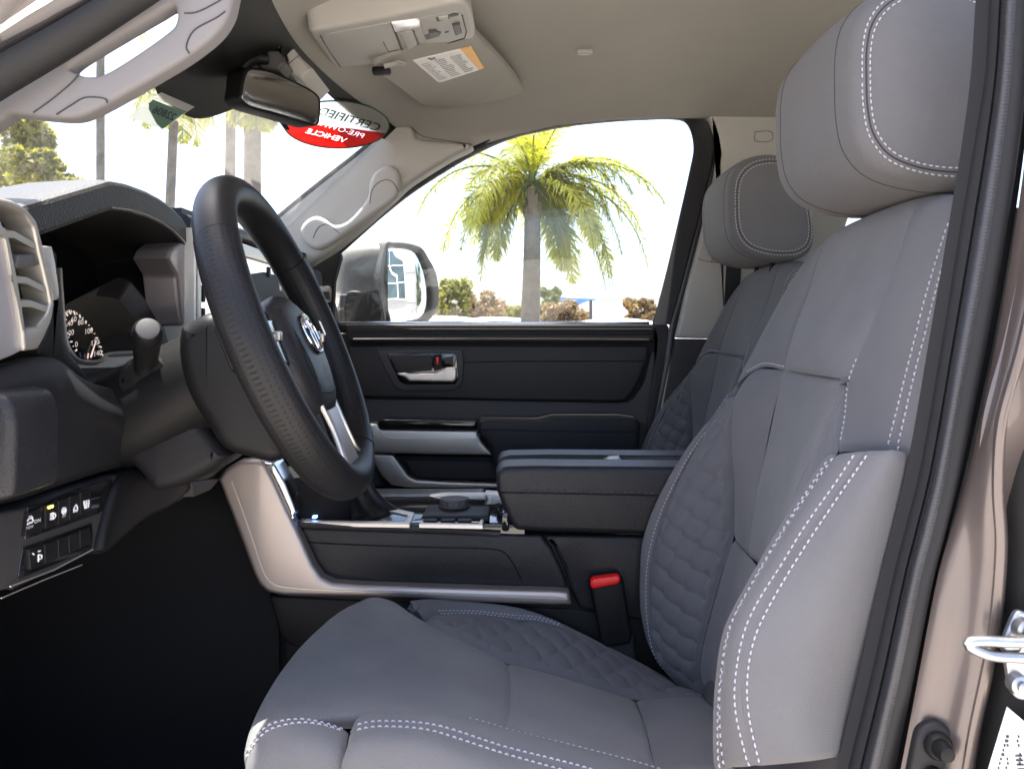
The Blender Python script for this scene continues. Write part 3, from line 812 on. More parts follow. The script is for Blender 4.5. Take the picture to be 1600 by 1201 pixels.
Q5 = C([(1186, 573), (1163, 592), (1146, 626), (1142, 690), (1147, 760), (1145, 842)], [1.075, 1.075, 1.065, 1.055, 1.045, 1.04], K)
ST['far_in'] = panel('bolster_inner_panel', [Q5, M3], M['fabric'], back, n=100, m=40, bulge=.006, roll=.0022, rw=.0045, fn=wrinkle(.0009, 50, 7))
M1 = C([(1150, 616), (1122, 653), (1084, 704), (1042, 786), (1022, 845), (1013, 900), (1014, 968), (1026, 1030), (1066, 1072), (1105, 1100)], (1.115, 1.11), K)
Qq = C([(1150, 616), (1142, 690), (1148, 760), (1145, 840), (1124, 904), (1104, 976), (1093, 1028), (1095, 1062), (1112, 1100)], [1.075, 1.06, 1.05, 1.04, 1.04, 1.04, 1.045, 1.05, 1.05], K)
ST['quilt'] = panel('quilted_panel', [M1, Qq], M['quilt'], back, n=300, m=130, bulge=.008, roll=.0022, rw=.0045, fn=lattice(.046, .044, .62, .0062))
M0 = C([(1151, 601), (1132, 630), (1080, 692), (1032, 772), (1006, 840), (1001, 895), (1003, 960), (1020, 1016), (1060, 1064), (1100, 1098)], (1.12, 1.13), K)
M0b = [p+V(.035, .018, 0) for p in M0]; M00 = [p+V(.10, .012, 0) for p in M0]
M1e = C([(1170, 584), (1148, 620), (1084, 704), (1042, 786), (1022, 845), (1013, 900), (1014, 968), (1026, 1030), (1066, 1072), (1105, 1100)], (1.115, 1.11), K)
ST['far_edge'] = panel('bolster_edge', [M00, M0b, M0, M1e], M['fabric'], back, n=160, m=40, bulge=.001, roll=.0022, rw=.0045, inside=V(.55, 1.0, 1.30))
Ql = C([(1145, 841), (1124, 904), (1104, 976), (1093, 1028), (1095, 1062), (1114, 1102)], [1.04, 1.04, 1.04, 1.045, 1.05, 1.05], K)
Qm = C([(1166, 866), (1150, 930), (1130, 1000), (1122, 1060), (1128, 1115)], .985, K)
Qr = C([(1197, 905), (1175, 960), (1155, 1020), (1160, 1075), (1175, 1150)], .80, K)
ST['low'] = panel('lower_back_panel', [Ql, Qm, Qr], M['fabric'], back, n=80, m=60, bulge=.004, roll=.0022, rw=.0045, fn=wrinkle(.001, 40, 8))
N0 = C([(1306, 710), (1243, 810), (1178, 922), (1147, 986), (1134, 1062), (1130, 1132), (1131, 1200)], (.775, .74), K)
N1 = C([(1302, 708), (1237, 808), (1172, 920), (1141, 984), (1128, 1060), (1124, 1130), (1125, 1200)], (.70, .68), K)
N2 = C([(1350, 702), (1248, 852), (1192, 944), (1167, 1000), (1157, 1060), (1160, 1120), (1177, 1198)], (.675, .652), K)
N3 = C([(1398, 704), (1332, 850), (1288, 960), (1262, 1040), (1252, 1110), (1262, 1190)], (.664, .648), K)
N4 = C([(1450, 712), (1422, 850), (1390, 960), (1362, 1060), (1346, 1120), (1336, 1180)], (.690, .685), K)
N5 = [p+V(.08, .012, 0) for p in N4]
ST['near_b1'] = panel('bolster_edge', [N0, C([(1293, 709), (1228, 806), (1163, 918), (1131, 983), (1118, 1060), (1114, 1130), (1115, 1200)], (.722, .695), K), N1], M['fabric'], back, n=150, m=30, bulge=0, roll=.0015, rw=.004, inside=V(.40, .86, 1.2), edges=(1, 1, 0, 1))
ST['near_b2'] = panel('bolster_edge', [N1, N2], M['fabric'], back, n=150, m=30, bulge=.006, roll=.0022, rw=.0045, fn=wrinkle(.0008, 80, 9))
ST['near_b3'] = panel('side_panel', [N2, N3, N4, N5], M['fabric'], back, n=120, m=60, bulge=.006, roll=.0022, rw=.0045, fn=wrinkle(.0012, 28, 10))
sb = MB(); seam_stitch(sb, ST['near_sh1'], .0065, 'B', .16, 1); sb.done('stitching', M['thread'], back)
sb = MB(); seam_stitch(sb, ST['near_sh2'], .0065, 'A', .16, 1); sb.done('stitching', M['thread'], back)
sb = MB(); seam_stitch(sb, ST['near_sh1'], .006, 'A', .72, .97); sb.done('stitching', M['thread'], back)
sb = MB(); seam_stitch(sb, ST['near_b1'], .004, 'B', .03, 1); sb.done('stitching', M['thread'], back)
sb = MB(); seam_stitch(sb, ST['near_b2'], .0065, 'B', .02, 1); sb.done('stitching', M['thread'], back)
sb = MB(); seam_stitch(sb, ST['near_b3'], .0065, 'A', .02, 1); sb.done('stitching', M['thread'], back)
sb = MB(); seam_stitch(sb, ST['near_b2'], .005, 'A', .02, 1, L=.0035, gap=.0045); sb.done('stitching', M['thread'], back)
sb = MB(); seam_stitch(sb, ST['far_edge'], .0055, 'B', .08, 1, L=.0035, gap=.0025); sb.done('stitching', M['thread'], back)
sb = MB(); seam_stitch_v(sb, ST['far_sh'], .005, 'B', .55, 1, L=.004, gap=.003, r=.0008); sb.done('stitching', M['thread'], back)

# --- cushion
cc = MB()
cush = None
def cring(x, z0, z1, w0, w1):
    r = []
    for k in range(28):
        a = 2*PI*k/28; ey = math.copysign(abs(math.cos(a))**.5, math.cos(a)); ez = math.copysign(abs(math.sin(a))**.5, math.sin(a))
        r.append(R(x, (w0+w1)/2+ey*(w1-w0)/2, (z0+z1)/2+ez*(z1-z0)/2))
    return r
cush = loft('cushion', [cring(-.21, -.56, -.46, .80, 1.18), cring(-.17, -.58, -.44, .79, 1.2), cring(0, -.60, -.475, .785, 1.22), cring(.2, -.62, -.52, .785, 1.22), cring(.30, -.62, -.54, .80, 1.2)], M['foam'], seat, n=40)
F_ = C([(575, 934), (530, 955), (478, 1001), (441, 1048), (413, 1094), (394, 1134), (384, 1166)], (1.07, .735), K)
F0 = [p+V(.030, 0, -.10) for p in F_]; F0b = [p+V(.004, 0, -.045) for p in F_]
r05 = C([(612, 936), (574, 985), (540, 1030), (508, 1075), (480, 1108), (462, 1123), (452, 1142)], [1.06, .995, .92, .85, .79, .755, .75], K)
r1 = C([(660, 966), (640, 1010), (620, 1050), (603, 1085), (592, 1114), (575, 1140)], [1.045, .975, .905, .835, .775, .77], K)
r2 = C([(793, 1034), (798, 1070), (796, 1105), (790, 1138)], (1.02, .795), K)
r3 = C([(993, 1091), (1004, 1120), (1013, 1150), (1024, 1200)], (1.025, .795), K)
r4 = C([(1104, 1090), (1112, 1115), (1119, 1150), (1128, 1204)], (1.03, .795), K)
r5 = [p+V(.06, 0, -.03) for p in r4]
ST['thigh'] = panel('thigh_panel', [F0, F0b, F_, r05, r1, r2], M['insert'], cush, n=90, m=120, bulge=.0, roll=.0022, rw=.0045, fn=wrinkle(.0009, 30, 11))
ST['mid'] = panel('seat_panel', [r2, r3], M['insert'], cush, n=70, m=60, bulge=.006, roll=.0022, rw=.0045, fn=wrinkle(.0012, 40, 12))
ST['rear'] = panel('seat_panel', [r3, r4, r5], M['fabric'], cush, n=70, m=50, bulge=.004, roll=.0022, rw=.0045, fn=wrinkle(.0012, 45, 13))
Cf2 = C([(664, 969), (686, 982), (712, 994), (793, 1034), (893, 1063), (993, 1090), (1104, 1090)], [1.045, 1.04, 1.03, 1.02, 1.02, 1.025, 1.03], K)
Ee = C([(665, 968), (682, 963), (700, 961), (741, 960), (807, 968), (860, 974), (930, 1005), (1000, 1040), (1060, 1074), (1104, 1089)], [1.07, 1.085, 1.10, 1.11, 1.115, 1.118, 1.12, 1.12, 1.11, 1.10], K)
ST['cquilt'] = panel('quilted_panel', [Cf2, Ee], M['quilt'], cush, n=280, m=90, bulge=.004, roll=.0022, rw=.0045, fn=lattice(.044, .05, .0, .0058))
Fs = C([(640, 938), (668, 936), (700, 937), (741, 940), (807, 949), (860, 967), (930, 1001), (1000, 1036), (1060, 1069), (1104, 1086)], [1.075, 1.11]+[1.13]*8, K)
Fd = [p+V(0, .012, -.05) for p in Fs]; Fd2 = [p+V(0, .012, -.12) for p in Fs]
ST['cfar'] = panel('side_panel', [Ee, Fs, Fd, Fd2], M['fabric'], cush, n=120, m=40, roll=.0022, rw=.0045, inside=V(.05, 1.0, .80))
g0 = C([(551, 1132), (565, 1117), (598, 1112), (665, 1113), (741, 1125), (807, 1144), (902, 1166), (993, 1190), (1070, 1210)], (.77, .78), K)
g1 = C([(546, 1139), (570, 1133), (598, 1131), (665, 1136), (712, 1147), (784, 1170), (855, 1189), (903, 1201), (980, 1222)], .715, K)
g2 = C([(541, 1165), (570, 1160), (598, 1160), (665, 1168), (720, 1186), (800, 1215), (900, 1245), (990, 1265)], .69, K)
g3 = C([(532, 1205), (570, 1212), (600, 1218), (700, 1245), (800, 1275), (900, 1305), (990, 1330)], .682, K)
g4 = [p+V(0, .012, -.06) for p in g3]
ST['cb1'] = panel('bolster_edge', [g0, g1], M['fabric'], cush, n=130, m=30, bulge=.007, roll=.0022, rw=.0045, fn=wrinkle(.0008, 60, 14))
ST['cb2'] = panel('side_panel', [g1, g2, g3, g4], M['fabric'], cush, n=110, m=40, bulge=.003, roll=.0022, rw=.0045, fn=wrinkle(.0016, 60, 15))
h0 = C([(384, 1172), (396, 1150), (412, 1132), (430, 1122), (462, 1118), (494, 1122), (546, 1137)], (.735, .735), K)
h1 = C([(380, 1230), (402, 1205), (422, 1188), (446, 1178), (470, 1172), (500, 1172), (541, 1180)], (.72, .70), K)
h2 = C([(390, 1300), (410, 1290), (430, 1280), (455, 1275), (480, 1270), (505, 1268), (536, 1268)], (.715, .69), K)
ST['chn'] = panel('side_panel', [h0, h1, h2], M['fabric'], cush, n=70, m=40, bulge=.005, roll=.0022, rw=.0045, fn=wrinkle(.0016, 50, 16))
cs = MB(); seam_stitch(cs, ST['cb1'], .007, 'B', .03, 1); cs.done('stitching', M['thread'], cush)
cs = MB(); seam_stitch(cs, ST['cb2'], .0065, 'A', .03, 1); cs.done('stitching', M['thread'], cush)
cs = MB(); seam_stitch(cs, ST['cb1'], .006, 'A', .35, 1); cs.done('stitching', M['thread'], cush)
cs = MB(); seam_stitch(cs, ST['chn'], .006, 'A', .05, .97); cs.done('stitching', M['thread'], cush)
cs = MB(); seam_stitch(cs, ST['chn'], .012, 'A', .05, .97); cs.done('stitching', M['thread'], cush)
cs = MB(); seam_stitch(cs, ST['cfar'], .005, 'A', .08, .5, L=.0035, gap=.0025); cs.done('stitching', M['thread'], cush)
cs = MB(); seam_stitch(cs, ST['cfar'], .010, 'A', .08, .5, L=.0035, gap=.0025); cs.done('stitching', M['thread'], cush)
# seat base and rails below the cushion
bs = MB(); bs.box(R(.03, 1.0, -.66), (.44, .40, .14), None, .03, 3); bs.box(R(.05, .82, -.75), (.5, .04, .04)); bs.box(R(.05, 1.18, -.75), (.5, .04, .04)); bs.done('seat_base', M['black'], seat)

# --- headrest: side profile swept across the seat, rounded into flat sides
pp = [(1346, 120), (1347, 70), (1356, 30), (1380, -2), (1420, -22), (1480, -26), (1535, -8), (1562, 40), (1580, 120), (1590, 200), (1580, 250), (1545, 274), (1490, 279), (1430, 270), (1385, 250), (1358, 215), (1348, 170)]
y0, y1 = .845, 1.115; ym = (y0+y1)/2; hw = (y1-y0)/2
pr = spl(C(pp, y0), 120, closed=True)
prc = pr.mean(0); pr = (pr-prc)/.925+prc
HR = .024
def hr_s(k):
    """k runs across the skin from the near cap (0) to the far cap (1): size and place of the ring"""
    seg = (.12, .12, .52, .12, .12); e = np.cumsum((0,)+seg)
    if k < e[1]: q = k/e[1]; return max(.001, .80*q), y0-.007*(1-q*q)
    if k < e[2]: q = (k-e[1])/seg[1]*PI/2; return .80+.20*math.sin(q), y0+HR*(1-math.cos(q))
    if k < e[3]: q = (k-e[2])/seg[2]; return 1.0, y0+HR+(y1-y0-2*HR)*q
    if k < e[4]: q = (1-(k-e[3])/seg[3])*PI/2; return .80+.20*math.sin(q), y1-HR*(1-math.cos(q))
    q = max(0, 1-(k-e[4])/seg[4]); return max(.001, .80*q), y1+.007*(1-q*q)
def hr_pt(th, k):
    s_, y = hr_s(k); t = (y-ym)/hw
    i = (th % 1.0)*120; i0 = int(i) % 120; fr = i-int(i); q = pr[i0]*(1-fr)+pr[(i0+1) % 120]*fr
    d = (q-prc)*s_; front = max(0.0, -d[0]/.09)
    p = prc+d; p[0] += -.006*(1-t*t)*min(1, front); p[1] = y
    p[2] += .006*(1-t*t)*(1 if d[2] > 0 else .3)*abs(d[2])/.1
    return p
ks = np.concatenate([np.linspace(0, .12, 8), np.linspace(.12, .24, 12)[1:], np.linspace(.24, .76, 30)[1:], np.linspace(.76, .88, 12)[1:], np.linspace(.88, 1, 8)[1:]])
rs = [[hr_pt(j/120, k) for j in range(120)] for k in ks]
v = np.array(rs).reshape(-1, 3); f = []
for i in range(len(ks)-1):
    for j in range(120): j2 = (j+1) % 120; f.append((i*120+j, i*120+j2, (i+1)*120+j2, (i+1)*120+j))
bm = bmesh.new(); bv = [bm.verts.new(x) for x in v]
for q in f: bm.faces.new([bv[i] for i in q])
bmesh.ops.recalc_face_normals(bm, faces=bm.faces[:]); bm.verts.index_update(); f = [[x.index for x in q.verts] for q in bm.faces]; bm.free()
hr = mk('headrest', v, f, M['fabric'], seat, uv=np.stack([v[:, 0]+v[:, 2]*.3, v[:, 1]+v[:, 2]], 1), angle=70)
def hr_loop(k, n=400):
    pts = []; ns = []; e = 4e-3
    for a in np.linspace(0, 1, n):
        p = hr_pt(a, k); du = hr_pt(a+e, k)-hr_pt(a-e, k); dv = hr_pt(a, k+e)-hr_pt(a, k-e); nn = np.cross(du, dv); nn /= np.linalg.norm(nn)
        if np.dot(nn, p-V(prc[0], ym, prc[2])) < 0: nn = -nn
        pts.append(p); ns.append(nn)
    return np.array(pts), np.array(ns)
for k in (.128, .158, .842, .872):
    hst = MB(); p, nn = hr_loop(k, 500); stitch_line(hst, p, nn); hst.done('stitching', M['thread'], hr)
for k in (.143, .29, .71, .857):
    hsm = MB(); p, nn = hr_loop(k, 300); hsm.tube(p+nn*-.0005, .0011, 6); hsm.done('seam', M['grey'], hr)
for y in (.94, 1.05):
    hp = MB(); hp.tube([R(.455, y, .10), R(.462, y, .16), R(.470, y, .24)], .005, 14); hp.done('headrest_post', M['black'], hr)
hb = MB(); hb.box(R(.462, ym+.01, .165), (.08, .17, .03), None, .010, 3); hb.done('headrest_shadow', M['black'], hr)  # black block put in for the thin shadow under the headrest

seat2 = copy_tree(seat)
seat2.location = seat.location+Vector((.121, .83, -.002))
for c_ in seat2.children:
    if c_.name.startswith('headrest'): c_.location.x -= .028; c_.location.z -= .004
seat2['label'] = 'grey cloth passenger seat with shaded headrest, standing behind the console by the far door'

# driver belt buckle
bk = thing('seat_belt_buckle', 'black seat belt buckle with red release button between driver seat and console', 'seat belt buckle', tuple(P(960, 1000, 1.27)))
slab('buckle_body', C([(921, 912), (926, 904), (966, 898), (974, 906), (988, 996), (984, 1006), (948, 1012), (940, 1004)], 1.262), .026, M['black'], bk, bev=.005, seg=4, n=80, smooth=False)
slab('release_button', C([(923, 908), (928, 904), (966, 899), (970, 902), (969, 909), (964, 913), (927, 920), (923, 917)], 1.257), .016, M['red'], bk, bev=.003, n=40, smooth=False)
slab('buckle_stalk', C([(938, 1000), (990, 990), (1000, 1080), (955, 1085)], 1.268), .014, M['rubber'], bk, bev=.003, n=40, smooth=False)
# ================================================================== dashboard
dash = thing('dashboard', 'black dashboard with hooded instrument cluster, silver side vents and lit gauge', 'dashboard', (-.6, 1.43, 1.2))
# main body, hidden mostly: a profile extruded across the cab
prof = [(-.56, .09), (-.52, .075), (-.50, .03), (-.505, -.10), (-.50, -.20), (-.52, -.235), (-.62, -.24), (-.80, -.20), (-.88, -.02), (-.86, .075), (-.74, .10)]
def prof_ring(y, dx=0.0, dz=0.0, prof=prof): return [R(a+dx, y, b+dz) for a, b in prof]
profd = [(-.70, .06), (-.66, .03), (-.63, -.04), (-.52, -.055), (-.505, -.10), (-.50, -.20), (-.52, -.235), (-.62, -.24), (-.80, -.20), (-.88, -.02), (-.86, .06), (-.78, .07)]
loft('dash_body', [prof_ring(.77, prof=profd), prof_ring(1.262, prof=profd)], M['black'], dash, n=90)
loft('dash_body', [prof_ring(1.262, .02, .05), prof_ring(1.30, .02, .05), prof_ring(1.6, .03, .055), prof_ring(2.0, .03, .05), prof_ring(2.1, .02, .04)], M['soft'], dash, n=60)
# instrument hood
hy = [.69, .74, .78, .85, .93, 1.0, 1.08, 1.16, 1.23, 1.262, 1.276]
hz = [.052, .086, .108, .137, .162, .179, .187, .181, .168, .150, .115]
hy2 = np.linspace(hy[0], hy[-1], 70); hy = [.69, .78, 1.0, 1.05, 1.10, 1.15, 1.19, 1.23, 1.25, 1.262, 1.270]; hz = [.080, .110, .181, .1855, .186, .183, .177, .167, .158, .150, .125]
hzz = np.stack([hy2, np.interp(hy2, hy, hz)], 1); 
rows = [(-.86, -.075), (-.72, -.030), (-.58, -.004), (-.515, 0), (-.490, -.001), (-.4845, -.003), (-.482, -.007), (-.4815, -.032), (-.484, -.037), (-.492, -.039), (-.55, -.047), (-.64, -.052)]
v = []; nyh = len(hzz)
for (x, dz) in rows:
    for (y, z) in hzz:
        v.append(R(x+.006*((y-1.0)/.3)**2*-1, y, z+dz*(1 if dz > -.02 else 1)))
f = [(a*nyh+j, a*nyh+j+1, (a+1)*nyh+j+1, (a+1)*nyh+j) for a in range(len(rows)-1) for j in range(nyh-1)]
hood = mk('instrument_hood', v, f, M['hood'], dash, angle=28)
e1 = MB()
q = [R(-.4835-.006*((y-1.0)/.3)**2, y, z-.0335) for (y, z) in hzz if 1.0 < y < 1.262]
e1.tube(q, .0016, 6, flat=(1, 1)); e1.done('bright_edge', M['silver'], hood)
# closed right cheek and back of the hood recess
slab('hood_cheek', [R(-.49, 1.262, .15), R(-.49, 1.262, .115), R(-.515, 1.255, .06), R(-.53, 1.25, -.03), R(-.66, 1.25, -.03), R(-.66, 1.262, .13)], .012, M['black'], dash, bev=.003, n=50, smooth=False)
slab('cluster_back', [R(-.640, .76, .13), R(-.640, 1.26, .14), R(-.60, 1.26, -.06), R(-.60, .76, -.06)], .02, M['black'], dash, bev=.002, n=40, smooth=False, away=(-1, 0, 0))
# instrument cluster face
O_ = P(133, 530, 1.09); nrm_ = np.array((1.0, -.30, .30)); nrm_ /= np.linalg.norm(nrm_)
def onface(x, y, off=0.0): return PP(x, y, O_+nrm_*off, nrm_)
face = slab('instrument_cluster', [onface(*q) for q in ((97, 478), (102, 528), (116, 556), (150, 564), (166, 552), (212, 550), (276, 530), (270, 470), (258, 412), (210, 420), (160, 445))], .012, M['gloss'], dash, bev=.001, n=60, smooth=False, away=tuple(-nrm_))
tk = MB()
# gauge scale: an ellipse in the face; long and short ticks, numbers as small blocks
cx, cy_ = 131, 531
A_ = np.array((-13, -44.0)); B_ = np.array((29.0, 16.0))
def gp(t, r): return (cx+r*(A_[0]*math.cos(t)+B_[0]*math.sin(t)), cy_+r*(A_[1]*math.cos(t)+B_[1]*math.sin(t)))
for k in range(29):
    t = -2.3+k*4.4/28
    r0 = .86 if k % 2 == 0 else .92
    a, b = onface(*gp(t, r0), .0012), onface(*gp(t, 1.0), .0012)
    tk.tube([a, b], .0011 if k % 2 == 0 else .0006, 5)
tk.done('gauge_ticks', M['gauge_lit'], face)
gn = MB()
for k, s in enumerate(('0', '20', '40', '60', '80', '100', '120', '140')):
    t = -2.15+k*4.1/7; c = gp(t, .68)
    tv, tf = textgeo(s, 1.0)
    pts = [onface(c[0]+x*9, c[1]-y*12-x*2, .0012) for x, y, z in tv]; gn.add(pts, tf)
gn.done('gauge_numbers', M['gauge_lit'], face)
nd_ = MB(); nd_.tube([onface(142, 558, .004), onface(150, 532, .004)], [.0013, .0007], 6); nd_.tube([onface(137, 560, .003), onface(138, 552, .003)], .0008, 5); nd_.done('gauge_needle', M['needle_lit'], face)
# silver surround of the cluster
br = MB(); q = spl([onface(x, y, .004) for x, y in ((92, 420), (96, 478), (101, 528), (109, 550), (124, 564), (150, 566), (162, 560), (168, 554), (212, 551))], 60)
br.tube(q, .0042, 8, flat=(1, .7)); br.done('cluster_bezel', M['silver'], dash)
slab('cluster_shelf', [onface(*q, .003) for q in ((118, 567), (150, 569), (168, 556), (210, 554), (208, 566), (172, 578), (140, 590), (126, 580))], .01, M['silver'], dash, bev=.002, n=50, smooth=False, away=tuple(-nrm_))
br2 = MB(); br2.tube(spl([PX(*q, -.515) for q in ((262, 417), (270, 470), (277, 534))], 20), .0018, 6); br2.done('cluster_bezel', M['silver'], dash)
# near end: silver panel, vent facing the driver
def XS(pts, X): return [PX(x, y, X) for x, y in pts]
NX = (-1, 0, 0)
slab('end_panel', XS([(-70, 300), (-6, 318), (2, 345), (12, 366), (28, 452), (36, 512), (39, 546), (20, 556), (0, 564), (-70, 590)], -.452), .04, M['end_silver'], dash, bev=.003, n=90, smooth=False, away=NX)
vo = XS([(-30, 300), (3, 309), (20, 313), (44, 327), (58, 345), (66, 375), (74, 412), (82, 452), (86, 474), (82, 500), (70, 528), (60, 546), (38, 548), (36, 515), (24, 440), (8, 362), (-30, 345)], -.447)
vi = XS([(-24, 316), (8, 320), (40, 335), (54, 356), (61, 392), (69, 424), (76, 455), (80, 474), (74, 492), (60, 510), (38, 512), (28, 462), (12, 372), (-20, 340)], -.447)
vent = ringslab('side_vent', vo, vi, .06, M['vane'], dash, bev=.003, n=110, smooth=False, away=NX)
slab('vent_throat', [p+V(-.026, 0, 0) for p in vi], .01, M['black'], vent, bev=.001, n=40, smooth=False, away=NX)
def slat(name, pts, X, parent, mt, th=.022, dz=.004):
    """a vane across the vent: front edge along pts, its blade reaching into the duct"""
    a = XS(pts, X); vs = []; n_ = len(a)
    for p in a: vs += [p, p+V(-th, 0, dz), p+V(-th, 0, dz-.004), p+V(0, 0, -.006)]
    fs = []
    for i in range(n_-1):
        for k in range(4):
            k2 = (k+1) % 4; fs.append((i*4+k, i*4+k2, (i+1)*4+k2, (i+1)*4+k))
    fs += [(0, 1, 2, 3), ((n_-1)*4+3, (n_-1)*4+2, (n_-1)*4+1, (n_-1)*4)]
    return mk(name, vs, fs, mt, parent, smooth=False)
for pts in ([(0, 361), (22, 361), (63, 384)], [(18, 431), (42, 433), (77, 451)], [(27, 470), (48, 469), (80, 481)]):
    slat('vent_slat', pts, -.449, vent, M['vane'])
tb = slab('vent_tab', XS([(30, 398), (56, 397), (58, 409), (64, 412), (54, 417), (20, 421), (26, 412)], -.448), .02, M['midgrey'], vent, bev=.002, n=40, smooth=False, away=NX)
slab('vent_pillar', XS([(66, 384), (82, 385), (87, 410), (93, 452), (93, 468), (84, 470), (76, 440)], -.462), .02, M['silver'], dash, bev=.002, n=40, smooth=False, away=NX)
slab('vent_pillar_back', XS([(84, 386), (88, 410), (95, 455), (101, 528), (110, 552), (126, 570), (140, 592), (132, 600), (96, 580), (60, 552), (72, 528), (84, 500), (88, 475)], -.466), .06, M['black'], dash, bev=.004, n=70, smooth=False, away=NX)

# lower dash, near side: broad soft panels on one upright face
up_ = panel('lower_panel', [XS([(-70, 606), (0, 566), (60, 554), (96, 560), (128, 585), (160, 600), (200, 604)], -.462),
                      XS([(-70, 660), (0, 620), (60, 606), (100, 606), (132, 622), (165, 640), (204, 650)], -.440),
                      XS([(-70, 735), (0, 708), (60, 694), (110, 680), (150, 672), (178, 680), (214, 695)], -.445),
                      XS([(-70, 820), (0, 790), (40, 780), (90, 762), (140, 745), (182, 733), (232, 725)], -.455)], M['soft'], dash, n=60, m=50, roll=.003, skirt=.03)
slab('dash_end_pad', C([(-70, 600), (0, 616), (10, 622), (18, 638), (22, 662), (20, 760), (17, 778), (0, 783), (-70, 800)], .700), .07, M['leather'], dash, bev=.008, n=60, smooth=False)
# column side and knee panel
slab('column_surround', C([(165, 604), (178, 596), (200, 600), (230, 600), (262, 578), (276, 585), (298, 640), (342, 700), (352, 716), (300, 752), (240, 768), (214, 740), (190, 716), (172, 690)], .965), .10, M['soft'], dash, bev=.016, seg=4, n=90)
slab('knee_panel', XS([(196, 745), (232, 730), (262, 735), (300, 718), (352, 697), (366, 712), (338, 744), (300, 768), (262, 798), (240, 806), (200, 838), (176, 860), (160, 860), (180, 780)], -.437), .05, M['black'], dash, bev=.008, n=80, away=(-1, 0, 0))
slab('knee_slot', XS([(300, 754), (322, 750), (344, 748), (330, 765), (304, 776)], -.434), .02, M['midgrey'], dash, bev=.002, n=40, smooth=False, away=(-1, 0, 0))
pc = C([(228, 745), (250, 738), (272, 737), (276, 741), (256, 750), (236, 756)], .99)
slab('release_lever', pc, .01, M['black'], dash, bev=.003, n=40)
# switch panel under it
Xs = -.447
swp = slab('switch_panel', XS([(-40, 806), (38, 793), (92, 772), (150, 754), (196, 738), (186, 770), (172, 812), (160, 850), (146, 862), (84, 893), (16, 918), (-40, 940)], Xs), .03, M['grey'], dash, bev=.004, n=80, smooth=False, away=(-1, 0, 0))
slab('switch_recess', XS([(44, 793), (110, 768), (178, 747), (171, 770), (160, 800), (100, 822), (38, 843)], Xs+.0012), .004, M['gloss'], swp, bev=.0008, n=50, smooth=False, away=(-1, 0, 0))
slab('switch_recess', XS([(36, 855), (90, 836), (144, 816), (146, 838), (144, 858), (90, 880), (28, 905)], Xs+.0012), .004, M['gloss'], swp, bev=.0008, n=50, smooth=False, away=(-1, 0, 0))
def sw(q, nm='switch'): return slab(nm, XS(q, Xs+.0045), .006, M['black'], swp, bev=.001, n=28, smooth=False, away=(-1, 0, 0))
s_a = sw([(45, 800), (66, 792), (66, 829), (40, 838)]); s_b = sw([(71, 790), (90, 783), (90, 820), (72, 826)]); s_c = sw([(92, 782), (107, 776), (107, 813), (92, 819)])
s_d = sw([(109, 776), (124, 770), (124, 806), (109, 812)]); s_e = sw([(126, 769), (143, 763), (143, 797), (126, 804)])
s_f = sw([(46, 858), (66, 851), (68, 882), (48, 890)])
for q in ([(70, 850), (90, 843), (91, 872), (71, 880)], [(91, 842), (107, 836), (108, 865), (92, 871)], [(108, 836), (124, 830), (125, 857), (109, 864)], [(125, 829), (141, 823), (142, 849), (126, 856)]): sw(q, 'blank_cover')
def marks(parts, parent, mt=None, nm='switch_icon', r=.0007):
    mb = MB()
    for q in parts: mb.tube([PX(x, y, Xs+.0052) for x, y in q], r, 5)
    return mb.done(nm, mt or M['white'], parent)
def smalltext(s, x, y, sz, parent, slope=-.36):
    tv, tf = textgeo(s, 1.0); mb = MB()
    mb.add([PX(x+a*sz, y-b*sz*1.25+a*sz*slope, Xs+.0052) for a, b, c in tv], tf); return mb.done('switch_text', M['white'], parent)
marks([[(43, 814), (45, 810), (50, 809), (52, 813), (49, 816), (43, 818)], [(43, 819), (46, 816), (51, 815)], [(46, 807), (49, 806), (51, 809)]], s_a)
smalltext('ON', 58.5, 813.5, 6.5, s_a); smalltext('TOW', 46.5, 823.5, 4.6, s_a)
marks([[(79, 803), (82, 801)], [(79, 806), (82, 804)], [(79, 809), (82, 807)], [(79, 811), (82, 810)], [(83, 801), (86, 802), (87, 806), (85, 809), (83, 811), (83, 801)]], s_b)
marks([[(76, 792.5), (82, 790.5)]], s_b, M['amber_led'], 'indicator_lamp', .0013)
marks([[(97, 797), (99, 793), (102, 793), (103, 797), (102, 801), (99, 803), (97, 800), (97, 797)], [(98.5, 801), (100, 795), (101.5, 800)]], s_c); smalltext('OFF', 100.3, 806, 3.4, s_c)
marks([[(115, 797), (117, 791), (119, 788), (121, 792), (121, 796), (118, 797)], [(115, 800), (117, 796)], [(119, 799), (121, 797)]], s_d)
marks([[(131, 783), (139, 781), (138, 792), (133, 794), (131, 783)], [(133, 786), (137, 785)], [(133, 789), (137, 788)], [(135, 783), (135, 793)]], s_e)
marks([[(60, 861), (63, 860)], [(60, 866), (60, 877)], [(61, 866), (65, 867), (65, 872), (61, 873)], [(51, 864), (53, 866)]], s_f)
lt = MB(); lt.tube(XS([(16, 916), (84, 890), (145, 858)], Xs+.003), .0008, 5); lt.tube(XS([(2, 934), (70, 905), (128, 882)], Xs-.004), .0006, 5); lt.done('edge_highlight', M['silver'], swp)  # silver lines painted in for the thin highlights along the panel edge
slab('dash_underside', [R(-.45, .75, -.236), R(-.45, 1.32, -.232), R(-.80, 1.32, -.20), R(-.80, .75, -.20)], .02, M['black'], dash, bev=.004, n=40, smooth=False, away=(0, 0, 1))
